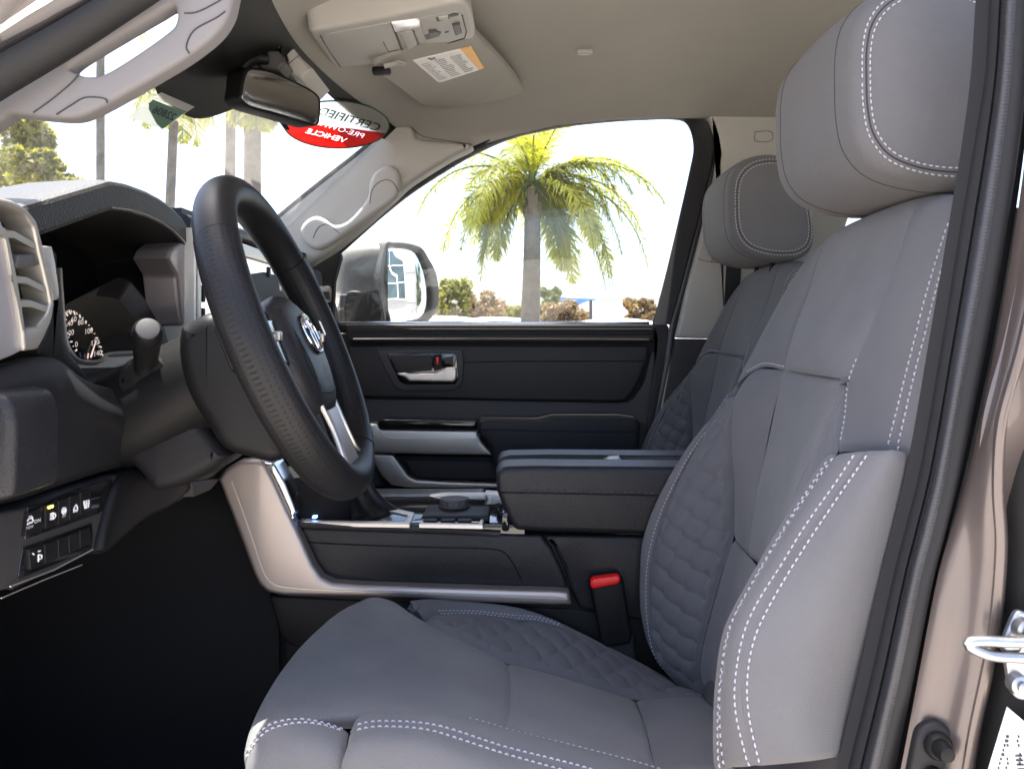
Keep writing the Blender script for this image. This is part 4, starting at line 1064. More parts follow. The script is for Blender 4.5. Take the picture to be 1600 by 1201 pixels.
# centre stack: silver side, screen
ctr = slab('center_trim', XS([(262, 404), (268, 390), (282, 379), (298, 376), (303, 388), (305, 440), (308, 470), (322, 490), (332, 498), (300, 514), (286, 508), (281, 480), (276, 430)], -.488), .05, M['rose'], dash, bev=.006, n=80, smooth=False, away=(-1, 0, 0))
bz = ringslab('screen_bezel', [R(-.470, 1.24, .152), R(-.470, 1.70, .150), R(-.470, 1.70, -.06), R(-.470, 1.24, -.06)], [R(-.470, 1.262, .128), R(-.470, 1.68, .126), R(-.470, 1.68, -.04), R(-.470, 1.262, -.04)], .05, M['silver'], dash, bev=.004, n=120, away=(-1, 0, 0), smooth=False)
sc_ = MB(); sc_.box(R(-.482, 1.47, .043), (.010, .44, .185), None, .002, 2); sc_.done('touch_screen', M['screen'], dash)
kb = MB()
for z in (.09, .055, .02): kb.box(R(-.474, 1.272, z), (.008, .012, .026), None, .002, 2)
kb.box(R(-.474, 1.62, .112), (.006, .012, .020), None, .001); kb.done('screen_buttons', M['black'], dash)
# top pad line behind the wheel and passenger side
tp = MB(); tp.tube(spl([R(-.50, 1.26, .162), R(-.49, 1.45, .168), R(-.485, 1.7, .166), R(-.49, 1.95, .15), R(-.50, 2.08, .13)], 40), .014, 12); tp.done('top_pad_roll', M['leather'], dash)
tpp = panel('top_pad', [[R(-.50, y, .17) for y in (1.26, 1.6, 1.9, 2.08)], [R(-.60, y, .165) for y in (1.26, 1.6, 1.9, 2.08)], [R(-.72, y, .13) for y in (1.26, 1.6, 1.9, 2.08)]], M['leather'], dash, n=30, m=20, roll=0)
gp_ = MB(); gp_.box(R(-.49, 1.90, .02), (.04, .36, .26), None, .02, 3); gp_.done('glove_box_panel', M['soft'], dash)
# passenger side vent
fo = XS([(478, 452), (490, 447), (515, 447), (522, 455), (524, 470), (530, 495), (536, 520), (536, 527), (520, 526), (505, 522)], -.462)
fi = XS([(490, 456), (515, 456), (518, 470), (524, 495), (530, 514), (528, 519), (512, 516), (500, 490)], -.462)
pv = ringslab('side_vent', fo, fi, .05, M['rose'], dash, bev=.002, n=70, smooth=False, away=NX)
slab('vent_throat', [p+V(-.024, 0, 0) for p in fi], .01, M['black'], pv, bev=.001, n=30, smooth=False, away=NX)
for (xa, xb, y) in ((491, 520, 468), (496, 522, 481), (500, 526, 495), (506, 530, 508)):
    slat('vent_slat', [(xa, y), ((xa+xb)/2, y), (xb, y+1)], -.464, pv, M['vane'], th=.03, dz=.004)

# stalk on the column
stk_ = thing('turn_signal_stalk', 'black stalk with a rounded end in front of the instrument cluster', 'control stalk', tuple(P(228, 595, .98)))
sp = spl([P(226, 604, 1.0), P(227, 590, .97), P(228, 560, .945), P(229, 540, .925), P(230, 522, .905), P(231, 514, .894)], 30)
rad = np.interp(np.linspace(0, 1, 30), [0, .25, .45, .7, .9, .97, 1.0], [.016, .0155, .0125, .0145, .0165, .0150, .0125])
mbs = MB(); mbs.tube(sp, list(rad), 28); mbs.done('stalk_body', M['black'], stk_)
dd = (sp[-1]-sp[-4]); dd /= np.linalg.norm(dd)
ecap = MB(); ecap.tube([sp[-1]-dd*.0005, sp[-1]+dd*.0015, sp[-1]+dd*.0022], [.0122, .0118, .0100], 28); ecap.done('end_cap', M['midgrey'], stk_)
d0 = sp[3]-sp[0]; d0 /= np.linalg.norm(d0)
col = MB(); c0 = P(228, 593, .952); col.tube([c0+V(-.004, .025, 0), c0, c0+V(0, -.004, 0), c0+V(0, -.0045, 0), c0+V(0, .006, 0)], [.0295, .0290, .0272, .0235, .0205], 40); col.done('collar', M['black'], stk_)

# ================================================================== steering wheel
wc = R(-.262, .995, -.0096); tilt = math.radians(22.5); RW = .184; yaw_ = math.radians(1.5)
whl = thing('steering_wheel', 'black leather steering wheel with perforated grips and silver lower spoke', 'steering wheel', tuple(wc))
eA = V(-math.sin(yaw_), math.cos(yaw_), 0); eU = V(-math.sin(tilt)*math.cos(yaw_), -math.sin(tilt)*math.sin(yaw_), math.cos(tilt)); eN = V(math.cos(tilt)*math.cos(yaw_), math.cos(tilt)*math.sin(yaw_), math.sin(tilt))
def WH(a, u, n): return wc+eA*a+eU*u+eN*n
def rim(name, t0, t1, r, mt, n=60, segs=28, base=None):
    vs = []; fs = []; uv = []
    closed = abs(t1-t0-2*PI) < 1e-6
    k = n
    for i in range(k):
        t = t0+(t1-t0)*i/(k-1)
        Ru = RW*(1.0 if math.cos(t) > 0 else 1.0)
        ca, sa = math.sin(t), math.cos(t)
        # the grip swells at ten and two, flattens at the bottom
        rr_ = r
        for j in range(segs):
            p = 2*PI*j/segs; 
            ro = RW+rr_*math.cos(p); nn = rr_*1.16*math.sin(p)
            vs.append(WH(ro*ca, ro*sa, nn)); uv.append((t*RW, p*r))
    for i in range(k-1):
        for j in range(segs):
            j2 = (j+1) % segs; fs.append((i*segs+j, (i+1)*segs+j, (i+1)*segs+j2, i*segs+j2))
    fs.append(tuple(range(segs))); fs.append(tuple((k-1)*segs+j for j in range(segs))[::-1])
    return mk(name, vs, fs, mt, base if base else whl, uv=uv, angle=60)
g_ = .006
rt = rim('rim', -.93, .93, .0200, M['wheel_leather'], 70)
rim('grip', .93+g_, 2.62, .0206, M['perf'], 80, base=rt); rim('grip', -2.62, -.93-g_, .0206, M['perf'], 80, base=rt)
rim('rim_base', 2.62+g_, 2*PI-2.62-g_, .0200, M['wheel_leather'], 50, base=rt)
rim('rim_core', -PI, PI-.001, .0188, M['black'], 90, base=rt)
# hub: airbag cover
hubpts = []
cov = [(-.030, .075), (0, .082), (.030, .075), (.062, .062), (.080, .04), (.084, .0), (.076, -.045), (.052, -.085), (.035, -.098), (0, -.102), (-.035, -.098), (-.052, -.085), (-.076, -.045), (-.084, .0), (-.080, .04), (-.062, .062)]
cov = [(a*.95, (u+.102)*.84-.102) for a, u in cov]
def covring(s, n, du=0.0): return [WH(a*s, -.024+(u+.024)*s+du, n*.52-.012) for a, u in cov]
hub = loft('hub_cover', [covring(.86, -.085), covring(1.0, -.012), covring(1.03, .012), covring(1.0, .030), covring(.90, .046), covring(.66, .058), covring(.34, .063), covring(.04, .065)], M['leather'], whl, n=64, m=30)
def hubn(a, u):
    rr = math.hypot(a/.080, (u+.024)/.078)
    return float(np.interp(rr, [0, .34, .66, .9, 1.0], [.065, .063, .058, .046, .030]))*.52-.012+.0012
hl_ = MB()
# seam frame of the cover: two bright piping lines
frm = [(-.050, .040), (-.056, .015), (-.053, -.03), (-.042, -.074)], [(.050, .040), (.056, .015), (.053, -.03), (.042, -.074)], [(-.042, -.074), (0, -.078), (.042, -.074)]
for ln in frm:
    hl_.tube([WH(a, u, hubn(a, u)) for a, u in spl(ln, 30)], .0011, 6)
hl_.done('cover_seam', M['lip'], hub)
# round emblem: three ellipses
em = MB()
def ell(ca, cu, ra, ru, n=48): return [WH(ca+ra*math.cos(t), cu+ru*math.sin(t), hubn(ca+ra*math.cos(t), cu+ru*math.sin(t))+.0012) for t in np.linspace(0, 2*PI, n, endpoint=False)]
em.tube(ell(0, -.004, .030, .0245), .0021, 8, closed=True)
em.tube(ell(0, .0072, .0185, .0092), .0017, 8, closed=True)
em.tube(ell(0, -.0045, .0078, .0215), .0017, 8, closed=True)
em.done('emblem', M['chrome'], hub)
tv, tf = textgeo('SRS', 1.0); tb_ = MB(); tb_.add([WH(a*.010, -.050+b*.010, hubn(a*.01, -.05)+.0006) for a, b, c in tv], tf)
tv, tf = textgeo('AIRBAG', 1.0); tb_.add([WH(a*.010, -.061+b*.010, hubn(a*.01, -.061)+.0006) for a, b, c in tv], tf); tb_.done('embossed_text', M['midgrey'], hub)
# side spokes with switch pods and silver edge
for sgn in (-1, 1):
    spk = [(sgn*.060, .035), (sgn*.10, .030), (sgn*.150, .028), (sgn*.174, .026), (sgn*.176, -.022), (sgn*.150, -.030), (sgn*.10, -.044), (sgn*.058, -.055)]
    sp_ = slab('spoke', [WH(a, u, .0) for a, u in spk], .03, M['black'], whl, bev=.006, n=70, smooth=False, away=tuple(-eN))
    slab('switch_pod', [WH(a, u, .006) for a, u in ((sgn*.078, .022), (sgn*.115, .020), (sgn*.120, -.028), (sgn*.085, -.034))], .010, M['gloss'], sp_, bev=.003, n=50, smooth=False, away=tuple(-eN))
    pm = MB(); pm.box(WH(sgn*.100, .000, .008), (.008, .012, .010), None, .002, 2); pm.box(WH(sgn*.126, -.004, .006), (.010, .006, .012), None, .002, 2); pm.done('thumb_button', M['silver'], sp_)
    ed = MB(); ed.tube(spl([WH(a, u, .006) for a, u in ((sgn*.165, .028), (sgn*.167, -.03), (sgn*.158, -.075), (sgn*.135, -.112), (sgn*.10, -.140), (sgn*.062, -.160))], 50), .0026, 8); ed.done('inner_bright_edge', M['silver'], sp_)
# lower spoke
lsp = slab('lower_spoke', [WH(a, u, .006) for a, u in ((-.044, -.085), (.044, -.085), (.040, -.12), (.046, -.150), (.052, -.176), (-.052, -.176), (-.046, -.150), (-.040, -.12))], .03, M['black'], whl, bev=.006, n=70, smooth=False, away=tuple(-eN))
slab('spoke_trim', [WH(a, u, .0115) for a, u in ((-.030, -.095), (.030, -.095), (.027, -.125), (.034, -.166), (-.034, -.166), (-.027, -.125))], .010, M['rose'], lsp, bev=.003, n=60, smooth=False, away=tuple(-eN))
for sgn in (-1, 1):
    ss = MB(); ss.tube(spl([WH(sgn*.040, -.088, .009), WH(sgn*.037, -.12, .010), WH(sgn*.044, -.150, .010), WH(sgn*.062, -.166, .010)], 30), .0030, 8); ss.done('spoke_bright_edge', M['silver'], lsp)
# column shroud between wheel and dash
scol = thing('steering_column', 'black plastic steering column shroud behind the steering wheel', 'steering column', tuple(R(-.38, 1.0, -.05)))
slab('shroud', C([(276, 512), (288, 504), (322, 488), (345, 500), (385, 560), (436, 650), (446, 706), (424, 724), (386, 717), (345, 702), (318, 665), (290, 618), (274, 560)], .925), .17, M['black'], scol, bev=.018, seg=5, n=120)
cb_ = MB(); cb_.tube([R(-.52, 1.01, -.14), R(-.40, 1.0, -.075), WH(0, 0, -.03)], [.06, .06, .055], 24); cb_.done('column_tube', M['black'], scol)
# ================================================================== centre console
con = thing('center_console', 'black leather center console with silver side frame and split armrest lid', 'center console', tuple(R(.15, 1.43, -.6)))
cbx = MB(); cbx.box(R(-.06, 1.435, -.52), (.62, .27, .42), None, .02, 3); cbx.box(R(.33, 1.435, -.50), (.36, .27, .46), None, .02, 3);
cbx.done('console_core', M['black'], con)
YC_ = 1.286
sp1 = C([(464, 820), (480, 823), (560, 826), (700, 831), (800, 835), (846, 836), (862, 856), (878, 890), (890, 921), (800, 917), (700, 914), (560, 911), (522, 909), (506, 898), (494, 880), (480, 852)], YC_)
sd = slab('side_pad', sp1, .04, M['leather'], con, bev=.006, n=140, smooth=False)
sl_ = MB(); sl_.tube(spl(C([(478, 846), (520, 849), (620, 853), (740, 856), (775, 858), (790, 864), (804, 884), (814, 905)], YC_-.0004), 60), .0011, 6); sl_.done('pad_seam', M['black'], sd)
slab('rear_side_pad', C([(850, 836), (880, 836), (1010, 838), (1090, 840), (1090, 985), (990, 968), (905, 950), (894, 925), (880, 885), (866, 855)], YC_+.004), .04, M['leather'], con, bev=.006, n=120, smooth=False)
slab('lower_side', C([(420, 930), (640, 940), (890, 950), (1080, 975), (1080, 1180), (640, 1100), (440, 1000)], YC_+.012), .03, M['black'], con, bev=.004, n=80, smooth=False)
et = MB(); et.tube(spl(C([(463, 818), (480, 820), (560, 824), (700, 829), (782, 834)], YC_-.001), 40), .0055, 8, flat=(1, .8)); et.done('deck_edge', M['grey'], con)
# silver L-shaped frame
Lo = [(340, 748), (352, 732), (372, 720), (398, 718), (412, 722), (428, 752), (446, 792), (470, 842), (488, 882), (502, 903), (520, 911), (560, 914), (640, 917), (760, 921), (872, 924), (890, 926), (894, 946), (860, 946), (760, 942), (640, 936), (520, 933), (440, 931), (418, 926), (404, 914), (396, 898), (372, 832)]
fr_ = slab('side_frame', C(Lo, 1.262), .03, M['rose'], con, bev=.007, seg=4, n=220, smooth=False)
slab('frame_return', C([(412, 722), (428, 724), (444, 752), (462, 798), (458, 814), (444, 786)], 1.268), .05, M['chrome'], fr_, bev=.003, n=60, smooth=False)
ih = MB(); ih.tube(spl(C([(362, 752), (380, 800), (396, 846), (410, 888), (420, 906), (440, 916), (520, 922), (640, 926), (760, 931), (880, 935)], 1.2618), 90), .0012, 6); ih.done('frame_crease', M['silver'], fr_)
# top deck with gloss inlay, switches, cup holder
def deck(x, y): return PZ(x, y, ZC-.297)
dk = slab('top_deck', [R(-.355, 1.292, -.300), R(.02, 1.292, -.300), R(.02, 1.575, -.300), R(-.36, 1.575, -.300)], .03, M['gloss'], con, bev=.004, n=60, smooth=False, away=(0, 0, -1))
bzr = ringslab('shift_frame', [deck(*q) for q in ((466, 815), (640, 818), (648, 800), (600, 790), (500, 792), (474, 797))], [deck(*q) for q in ((486, 812), (632, 814), (637, 804), (598, 795), (508, 796), (486, 801))], .006, M['silver'], dk, bev=.0012, n=70, away=(0, 0, -1), smooth=False)
bt_ = MB()
for x in (672, 700, 726): 
    bt_.box(deck(x, 817)+V(0, 0, .003), (.022, .016, .006), None, .002, 2)
bt_.done('console_buttons', M['black'], dk)
ringslab('button_frame', [deck(*q)+V(0, 0, .004) for q in ((655, 822), (754, 824), (757, 812), (662, 811))], [deck(*q)+V(0, 0, .004) for q in ((662, 820), (748, 821.5), (751, 814), (667, 813.5))], .006, M['silver'], dk, bev=.001, n=60, away=(0, 0, -1), smooth=False)
pl_ = MB(); pl_.box(deck(714, 806)+V(0, 0, .004), (.105, .075, .010), None, .003, 2); pl_.done('dial_base', M['black'], dk)
# rotary drive dial
dl = thing('rotary_dial', 'ribbed black rotary dial on the console deck', 'control knob', tuple(P(710, 806, 1.36)))
dc = P(710, 806, 1.355)+V(0, 0, .004); mbd = MB()
mbd.tube([dc, dc+V(0, 0, .003), dc+V(0, 0, .006)], [.0255, .0265, .0255], 40); mbd.done('dial_skirt', M['black'], dl)
v = []; f = []; nn_ = 96; hs = [.006, .008, .020, .0235, .0245, .0245]; rs_ = [.0235, .0245, .0245, .0235, .0215, .0]
for h_, r_ in zip(hs, rs_):
    for j in range(nn_):
        rad_ = r_*(1-.05*(1 if (j % 8) < 2 else 0)*(1 if .007 < h_ < .022 else 0)); t = 2*PI*j/nn_; v.append(dc+V(rad_*math.cos(t), rad_*math.sin(t), h_))
for i in range(len(hs)-1):
    for j in range(nn_): f.append((i*nn_+j, i*nn_+(j+1) % nn_, (i+1)*nn_+(j+1) % nn_, (i+1)*nn_+j))
mk('dial_knob', v, f, M['midgrey'], dl, angle=30)
dr = MB(); dr.tube([dc+V(.0248*math.cos(t), .0248*math.sin(t), .0135) for t in np.linspace(0, 2*PI, 48, endpoint=False)], .0012, 6, closed=True); dr.tube([dc+V(.0225*math.cos(t), .0225*math.sin(t), .0243) for t in np.linspace(0, 2*PI, 48, endpoint=False)], .0009, 6, closed=True); dr.done('dial_ring', M['midgrey'], dl)
# cup holder ring in silver behind the dial
ch = ringslab('cup_holder_rim', [P(*q, 1.50) for q in ((628, 802), (640, 786), (664, 776), (690, 772), (760, 772), (768, 800), (740, 804), (690, 804))], [P(*q, 1.50) for q in ((652, 800), (660, 790), (676, 781), (694, 778), (746, 778), (738, 794), (728, 800), (690, 800))], .02, M['silver'], con, bev=.003, n=90, smooth=False)
slab('cup_holder_wall', C([(652, 800), (660, 790), (676, 781), (694, 778), (746, 778), (738, 794), (728, 800)], 1.52), .01, M['black'], con, bev=.001, n=40, smooth=False)
slab('deck_panel', C([(758, 772), (790, 774), (790, 806), (768, 808), (752, 804), (764, 796)], 1.47), .04, M['silver'], con, bev=.003, n=40, smooth=False)
# armrest: two padded lids and a tray between
def lid(name, pts, Y, depth, mt=M['leather'], bev=.010): return slab(name, C(pts, Y), depth, mt, con, bev=bev, seg=5, n=130, smooth=False)
l1 = lid('armrest_lid', [(774, 742), (779, 733), (790, 729), (830, 728), (1075, 730), (1110, 732), (1110, 838), (1010, 836), (860, 832), (806, 829), (796, 815), (786, 792), (777, 770)], 1.272, .075)
stt = MB()
lnp = spl(C([(781, 765), (850, 766), (950, 768), (1090, 771)], 1.2716), 120); stitch_line(stt, lnp, [V(0, -1, 0)]*120, L=.007, gap=.0035, r=.0010)
stt.done('lid_stitching', M['dark_thread'], l1)
lg = MB(); lg.tube(spl(C([(780, 769), (850, 770), (950, 772), (1090, 775)], 1.2715), 60), .0012, 6); lg.done('lid_seam', M['black'], l1)
l2 = lid('armrest_lid', [(777, 722), (782, 714), (796, 711), (860, 710), (1110, 712), (1110, 775), (780, 775)], 1.395, .065, bev=.006)
slab('tray_corner', C([(943, 716), (952, 713), (968, 712), (978, 728), (960, 728)], 1.392), .02, M['silver'], con, bev=.003, n=40, smooth=False)
slab('tray_wall', C([(972, 714), (1090, 714), (1090, 730), (982, 730)], 1.393), .012, M['midgrey'], con, bev=.002, n=40, smooth=False)
hn = MB(); hn.box(P(790, 812, 1.29), (.012, .03, .03), None, .004, 2); hn.tube([P(777, 786, 1.285), P(784, 806, 1.285)], .003, 8); hn.done('lid_latch', M['gloss'], con)

# shift lever with its boot
shf = thing('shift_lever', 'black leather shift lever boot rising from the console deck behind the wheel', 'shift lever', tuple(P(590, 812, 1.40)))
def bring(c, w, d, ph): 
    r = []
    for k in range(26):
        t = 2*PI*k/26; wob = 1+.07*math.sin(5*t+ph)+.04*math.sin(9*t+2*ph); r.append(c+V(w*wob*math.cos(t), d*wob*math.sin(t), .003*math.sin(4*t+ph)))
    return r
loft('shift_boot', [bring(P(592, 813, 1.38), .058, .046, 0), bring(P(590, 806, 1.38), .056, .044, .6), bring(P(580, 797, 1.38), .043, .036, 1.2), bring(P(572, 784, 1.38), .033, .029, 2.0), bring(P(563, 768, 1.38), .028, .025, 2.6), bring(P(556, 752, 1.38), .026, .023, 3.0)], M['wheel_leather'], shf, n=60, m=36)
kl = [bring(P(556, 756, 1.38), .024, .022, 0), bring(P(553, 742, 1.38), .027, .024, 0), bring(P(551, 720, 1.38), .029, .026, 0), bring(P(549, 703, 1.38), .025, .023, 0), bring(P(549, 697, 1.38), .010, .010, 0)]
loft('shift_knob', kl, M['wheel_leather'], shf, n=40, m=24)
bl_ = MB(); bl_.box(deck(492, 811)+V(0, 0, .004), (.006, .010, .003)); bl_.done('indicator_lamp', M['blue_led'], shf)
# ================================================================== passenger door
door = thing('passenger_door', 'closed passenger door with black panel, silver trim bands and clear window', 'door', tuple(R(.05, 2.2, -.3)))
YD = 2.15
slab('door_panel', C([(505, 520), (1018, 520), (1046, 508), (1046, 520), (1030, 640), (1012, 830), (560, 830), (500, 700)], YD+.03), .05, M['black'], door, bev=.004, n=80, smooth=False)
# upper trim, sill with ribs and a bright line
slab('sill', C([(540, 507), (548, 506), (1020, 506), (1024, 509), (1022, 534), (545, 534), (541, 522)], YD-.002), .06, M['grey'], door, bev=.006, n=80, smooth=False)
sr = MB()
for y in (514, 518, 522): sr.tube(C([(548, y), (1018, y)], YD-.0035), .0016, 6)
sr.done('sill_ribs', M['rubber'], door)
bl2 = MB(); bl2.tube(C([(552, 529.5), (700, 529), (860, 529), (1014, 530)], YD-.003), .0042, 8, flat=(1, .6)); bl2.done('bright_strip', M['silver'], door)
ws_ = MB(); ws_.box((P(560, 505, YD+.045)+P(1020, 505, YD+.045))/2, (.76, .012, .010), None, .003, 2); ws_.done('window_seal', M['chrome'], door)
up = slab('upper_panel', C([(545, 541), (700, 540), (1014, 541), (1012, 556), (1000, 590), (988, 612), (976, 625), (960, 627), (800, 625), (700, 622), (556, 620), (548, 580)], YD), .03, M['grey'], door, bev=.006, n=140, smooth=False)
gl_ = MB(); gl_.tube(spl(C([(716, 566), (800, 564.5), (900, 564), (1008, 564)], YD-.0003), 30), .0012, 6); gl_.done('panel_joint', M['black'], up)
slab('handle_surround', C([(588, 546), (722, 546), (725, 560), (722, 602), (706, 610), (628, 610), (616, 604), (600, 575)], YD-.006), .02, M['midgrey'], up, bev=.004, n=80, smooth=False)
slab('handle_bowl', C([(604, 553), (710, 551), (714, 556), (717, 592), (713, 600), (634, 601), (624, 596), (612, 572)], YD-.0075), .01, M['gloss'], up, bev=.002, n=80, smooth=False)
slab('handle_cover', C([(608, 556), (674, 554), (675, 579), (640, 582), (622, 582)], YD-.0085), .004, M['grey'], up, bev=.001, n=40, smooth=False)
hd = slab('inside_handle', C([(620, 583), (634, 582), (640, 584), (682, 583), (692, 579), (697, 574), (713, 574), (714, 580), (713, 592), (708, 597), (640, 596), (632, 590), (621, 585)], YD-.028), .016, M['silver'], door, bev=.005, seg=4, n=90, smooth=False)
slab('lock_tab', C([(677, 554), (690, 553), (691, 577), (678, 580)], YD-.0095), .006, M['black'], up, bev=.001, n=30, smooth=False)
lk = MB(); lk.box(P(683.5, 564, YD-.011), (.006, .004, .018), None, .0015); lk.done('lock_mark', M['red'], up)
lk2 = MB(); lk2.box(P(701, 562, YD-.012), (.020, .006, .022), None, .002); lk2.done('lock_lever', M['midgrey'], up)
# mid band
slab('mid_band', C([(556, 623), (700, 624), (960, 629), (985, 628), (1005, 600), (1020, 545), (1024, 545), (1024, 660), (1006, 760), (560, 760), (560, 670)], YD+.012), .03, M['midgrey'], door, bev=.004, n=100, smooth=False)
# armrest and switch plate
slab('armrest', C([(746, 662), (750, 655), (840, 656), (864, 650), (970, 650), (996, 654), (1002, 662), (998, 735), (770, 735), (766, 700), (746, 676)], YD-.075), .09, M['leather'], door, bev=.010, seg=4, n=130, smooth=False)
al = MB(); al.tube(spl(C([(748, 671), (860, 673), (998, 675)], YD-.0755), 40), .0011, 6); al.done('armrest_seam', M['black'], door)
slab('switch_plate', C([(590, 659), (600, 655), (744, 658), (744, 672), (592, 670)], YD-.055), .07, M['gloss'], door, bev=.003, n=60, smooth=False)
slab('silver_band', C([(560, 662), (590, 662), (594, 671), (745, 673), (752, 690), (771, 711), (700, 710), (580, 707), (568, 690)], YD-.052), .06, M['silver'], door, bev=.006, n=100, smooth=False)
bb = MB(); bb.tube(spl(C([(592, 672), (604, 683), (640, 685), (748, 686)], YD-.0525), 40), .0010, 6); bb.done('band_crease', M['silver'], door)
# pocket with the curved silver trim
slab('pocket_trim', C([(576, 709), (614, 710), (624, 724), (638, 744), (650, 750), (700, 753), (800, 756), (800, 763), (640, 762), (610, 758), (597, 745)], YD-.035), .03, M['silver'], door, bev=.005, n=110, smooth=False)
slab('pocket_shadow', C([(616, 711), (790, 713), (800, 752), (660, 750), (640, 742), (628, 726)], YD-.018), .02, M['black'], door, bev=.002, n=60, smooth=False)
slab('pocket_liner', C([(634, 719), (780, 722), (800, 748), (655, 746), (644, 738)], YD-.020), .004, M['grey'], door, bev=.001, n=50, smooth=False)
slab('door_bottom', C([(560, 764), (820, 766), (1000, 790), (1000, 900), (560, 900)], YD-.02), .05, M['black'], door, bev=.004, n=60, smooth=False)
bs_ = MB(); bs_.tube(C([(566, 769), (640, 770), (790, 775)], YD-.045), .0045, 8, flat=(1, .6)); bs_.done('lower_bright_strip', M['silver'], door)
# door edge at the rear, and glass
slab('door_edge', C([(1020, 508), (1044, 506), (1046, 516), (1036, 600), (1022, 690), (1012, 760), (1000, 760), (1008, 680), (1020, 590), (1026, 530)], YD+.004), .05, M['grey'], door, bev=.004, n=80, smooth=False)
gvs = C([(520, 512), (1050, 512), (1062, 452), (1090, 352), (1112, 265), (1118, 228), (1110, 198), (1085, 182), (1020, 180), (950, 183), (870, 192), (800, 208), (740, 232), (690, 258), (636, 293), (590, 333), (520, 395)], 2.20)
slab('window_glass', gvs, .004, M['door_glass'], door, bev=.0005, n=120, smooth=False)

# ================================================================== outside mirror
mir = thing('side_mirror', 'dusty dark outside mirror reflecting a pale building, seen through the far window', 'side mirror', tuple(P(610, 500, 2.4)))
YM = 2.36
def mp(x, y, dY=0.0): return P(x, y, YM+dY)
# housing: rounded body in front of the glass frame
ringsM = []
hm = [(527, 398, 508), (535, 390, 508), (560, 381, 510), (585, 378, 511), (604, 377, 512)]
outl = lambda x, yt, yb, Yc, w: [P(x, yt, Yc-.6*w), P(x, yt-2, Yc), P(x, yt, Yc+.6*w), P(x, yt+12, Yc+w), P(x, (yt+yb)/2, Yc+w*1.05), P(x, yb-6, Yc+w), P(x, yb, Yc+.6*w), P(x, yb, Yc), P(x, yb, Yc-.6*w), P(x, yb-8, Yc-w), P(x, (yt+yb)/2, Yc-w*1.02), P(x, yt+10, Yc-w)]
loft('housing', [outl(524, 420, 490, 2.44, .03), outl(527, 402, 507, 2.44, .08), outl(540, 389, 510, 2.44, .11), outl(570, 380, 511, 2.44, .125), outl(600, 378, 512, 2.44, .128), outl(606, 379, 511, 2.44, .125)], M['dusty'], mir, n=60, m=30)
slab('lower_cover', C([(541, 458), (570, 454), (590, 451), (598, 458), (604, 480), (607, 512), (566, 512), (540, 512)], 2.305), .03, M['black'], mir, bev=.008, n=80)
slab('lamp_window', C([(531, 460), (568, 458), (566, 480), (530, 481)], 2.308), .01, M['midgrey'], mir, bev=.003, n=40, smooth=False)
slab('lamp_window', C([(528, 483), (565, 482), (563, 505), (528, 505)], 2.308), .01, M['midgrey'], mir, bev=.003, n=40, smooth=False)
# frame and glass face the driver and the rear
fo_ = [(604, 379), (614, 377), (640, 379), (660, 386), (671, 402), (683, 425), (687, 450), (686, 480), (676, 498), (660, 506), (610, 506), (604, 490), (598, 450), (596, 425)]
fi_ = [(607, 388), (625, 387), (648, 391), (658, 400), (668, 424), (673, 448), (673, 478), (664, 494), (648, 500), (608, 502), (603, 488), (598, 452), (597, 428), (603, 402)]
mn = np.array((.80, -.60, .0)); mn /= np.linalg.norm(mn)
MO = P(606, 445, 2.31)
mface = lambda pts, off=0.0: [PP(x, y, MO+mn*off, mn) for x, y in pts]
ringslab('mirror_frame', mface(fo_), mface(fi_), .03, M['dusty'], mir, bev=.008, n=120, away=tuple(-mn))
slab('mirror_glass', mface([(q[0], q[1]) for q in fi_], -.010), .004, M['mirror'], mir, bev=.001, n=100, away=tuple(-mn))
slab('mirror_back', mface(fo_, -.045), .04, M['dusty'], mir, bev=.012, n=100, away=tuple(-mn))
am = MB(); am.box(P(560, 520, 2.30), (.10, .22, .06), None, .02, 3); am.done('mirror_arm', M['black'], mir)
# ================================================================== things on the ceiling and the windshield
oc = thing('overhead_console', 'grey overhead console with lamps, switches and a storage lid on the ceiling', 'overhead console', tuple(R(-.19, 1.43, .5)))
# lower face: a sloping plane
q1, q2, q3 = R(-.321, 1.33, .478), R(-.0665, 1.33, .5146), R(-.068, 1.53, .5355)
ON = np.cross(q2-q1, q3-q1); ON /= np.linalg.norm(ON); ON = -ON if ON[2] > 0 else ON
def oc_(x, y, off=0.0): return PP(x, y, q1+ON*off, ON)
def ocs(pts, off=0.0): return [oc_(x, y, off) for x, y in pts]
UPW = tuple(-ON)
ob = slab('console_body', ocs([(484, 55), (490, 49), (520, 44), (600, 29), (670, 14), (700, 7), (720, 6), (733, 11), (738, 22), (743, 50), (741, 60), (730, 66), (690, 80), (650, 92), (632, 95), (590, 100), (560, 104), (532, 106), (520, 104), (508, 88)]), .055, M['beige'], oc, bev=.008, seg=4, n=140, away=UPW)
slab('storage_lid', ocs([(503, 58), (520, 52), (612, 36), (632, 90), (590, 97), (535, 103), (528, 98), (512, 78)], .0015), .006, M['beige'], oc, bev=.0015, n=70, smooth=False, away=UPW)
dv = MB(); dv.tube(ocs([(612, 36), (633, 91)], .0015), .0022, 6); dv.tube(spl(ocs([(501, 56), (506, 66), (520, 88), (532, 105)], .001), 20), .0010, 6); dv.tube(ocs([(599, 66), (607, 81), (623, 78)], .0018), .0008, 5); dv.done('lid_gap', M['black'], oc)
sp_ = slab('switch_plate', ocs([(655, 30), (712, 18), (721, 21), (730, 50), (727, 60), (668, 77)], .0012), .006, M['beige'], oc, bev=.001, n=60, smooth=False, away=UPW)
sg = MB(); sg.tube(ocs([(669, 77), (690, 71), (726, 60), (729, 50), (722, 24)], .0016), .0012, 6); sg.done('plate_gap', M['black'], oc)
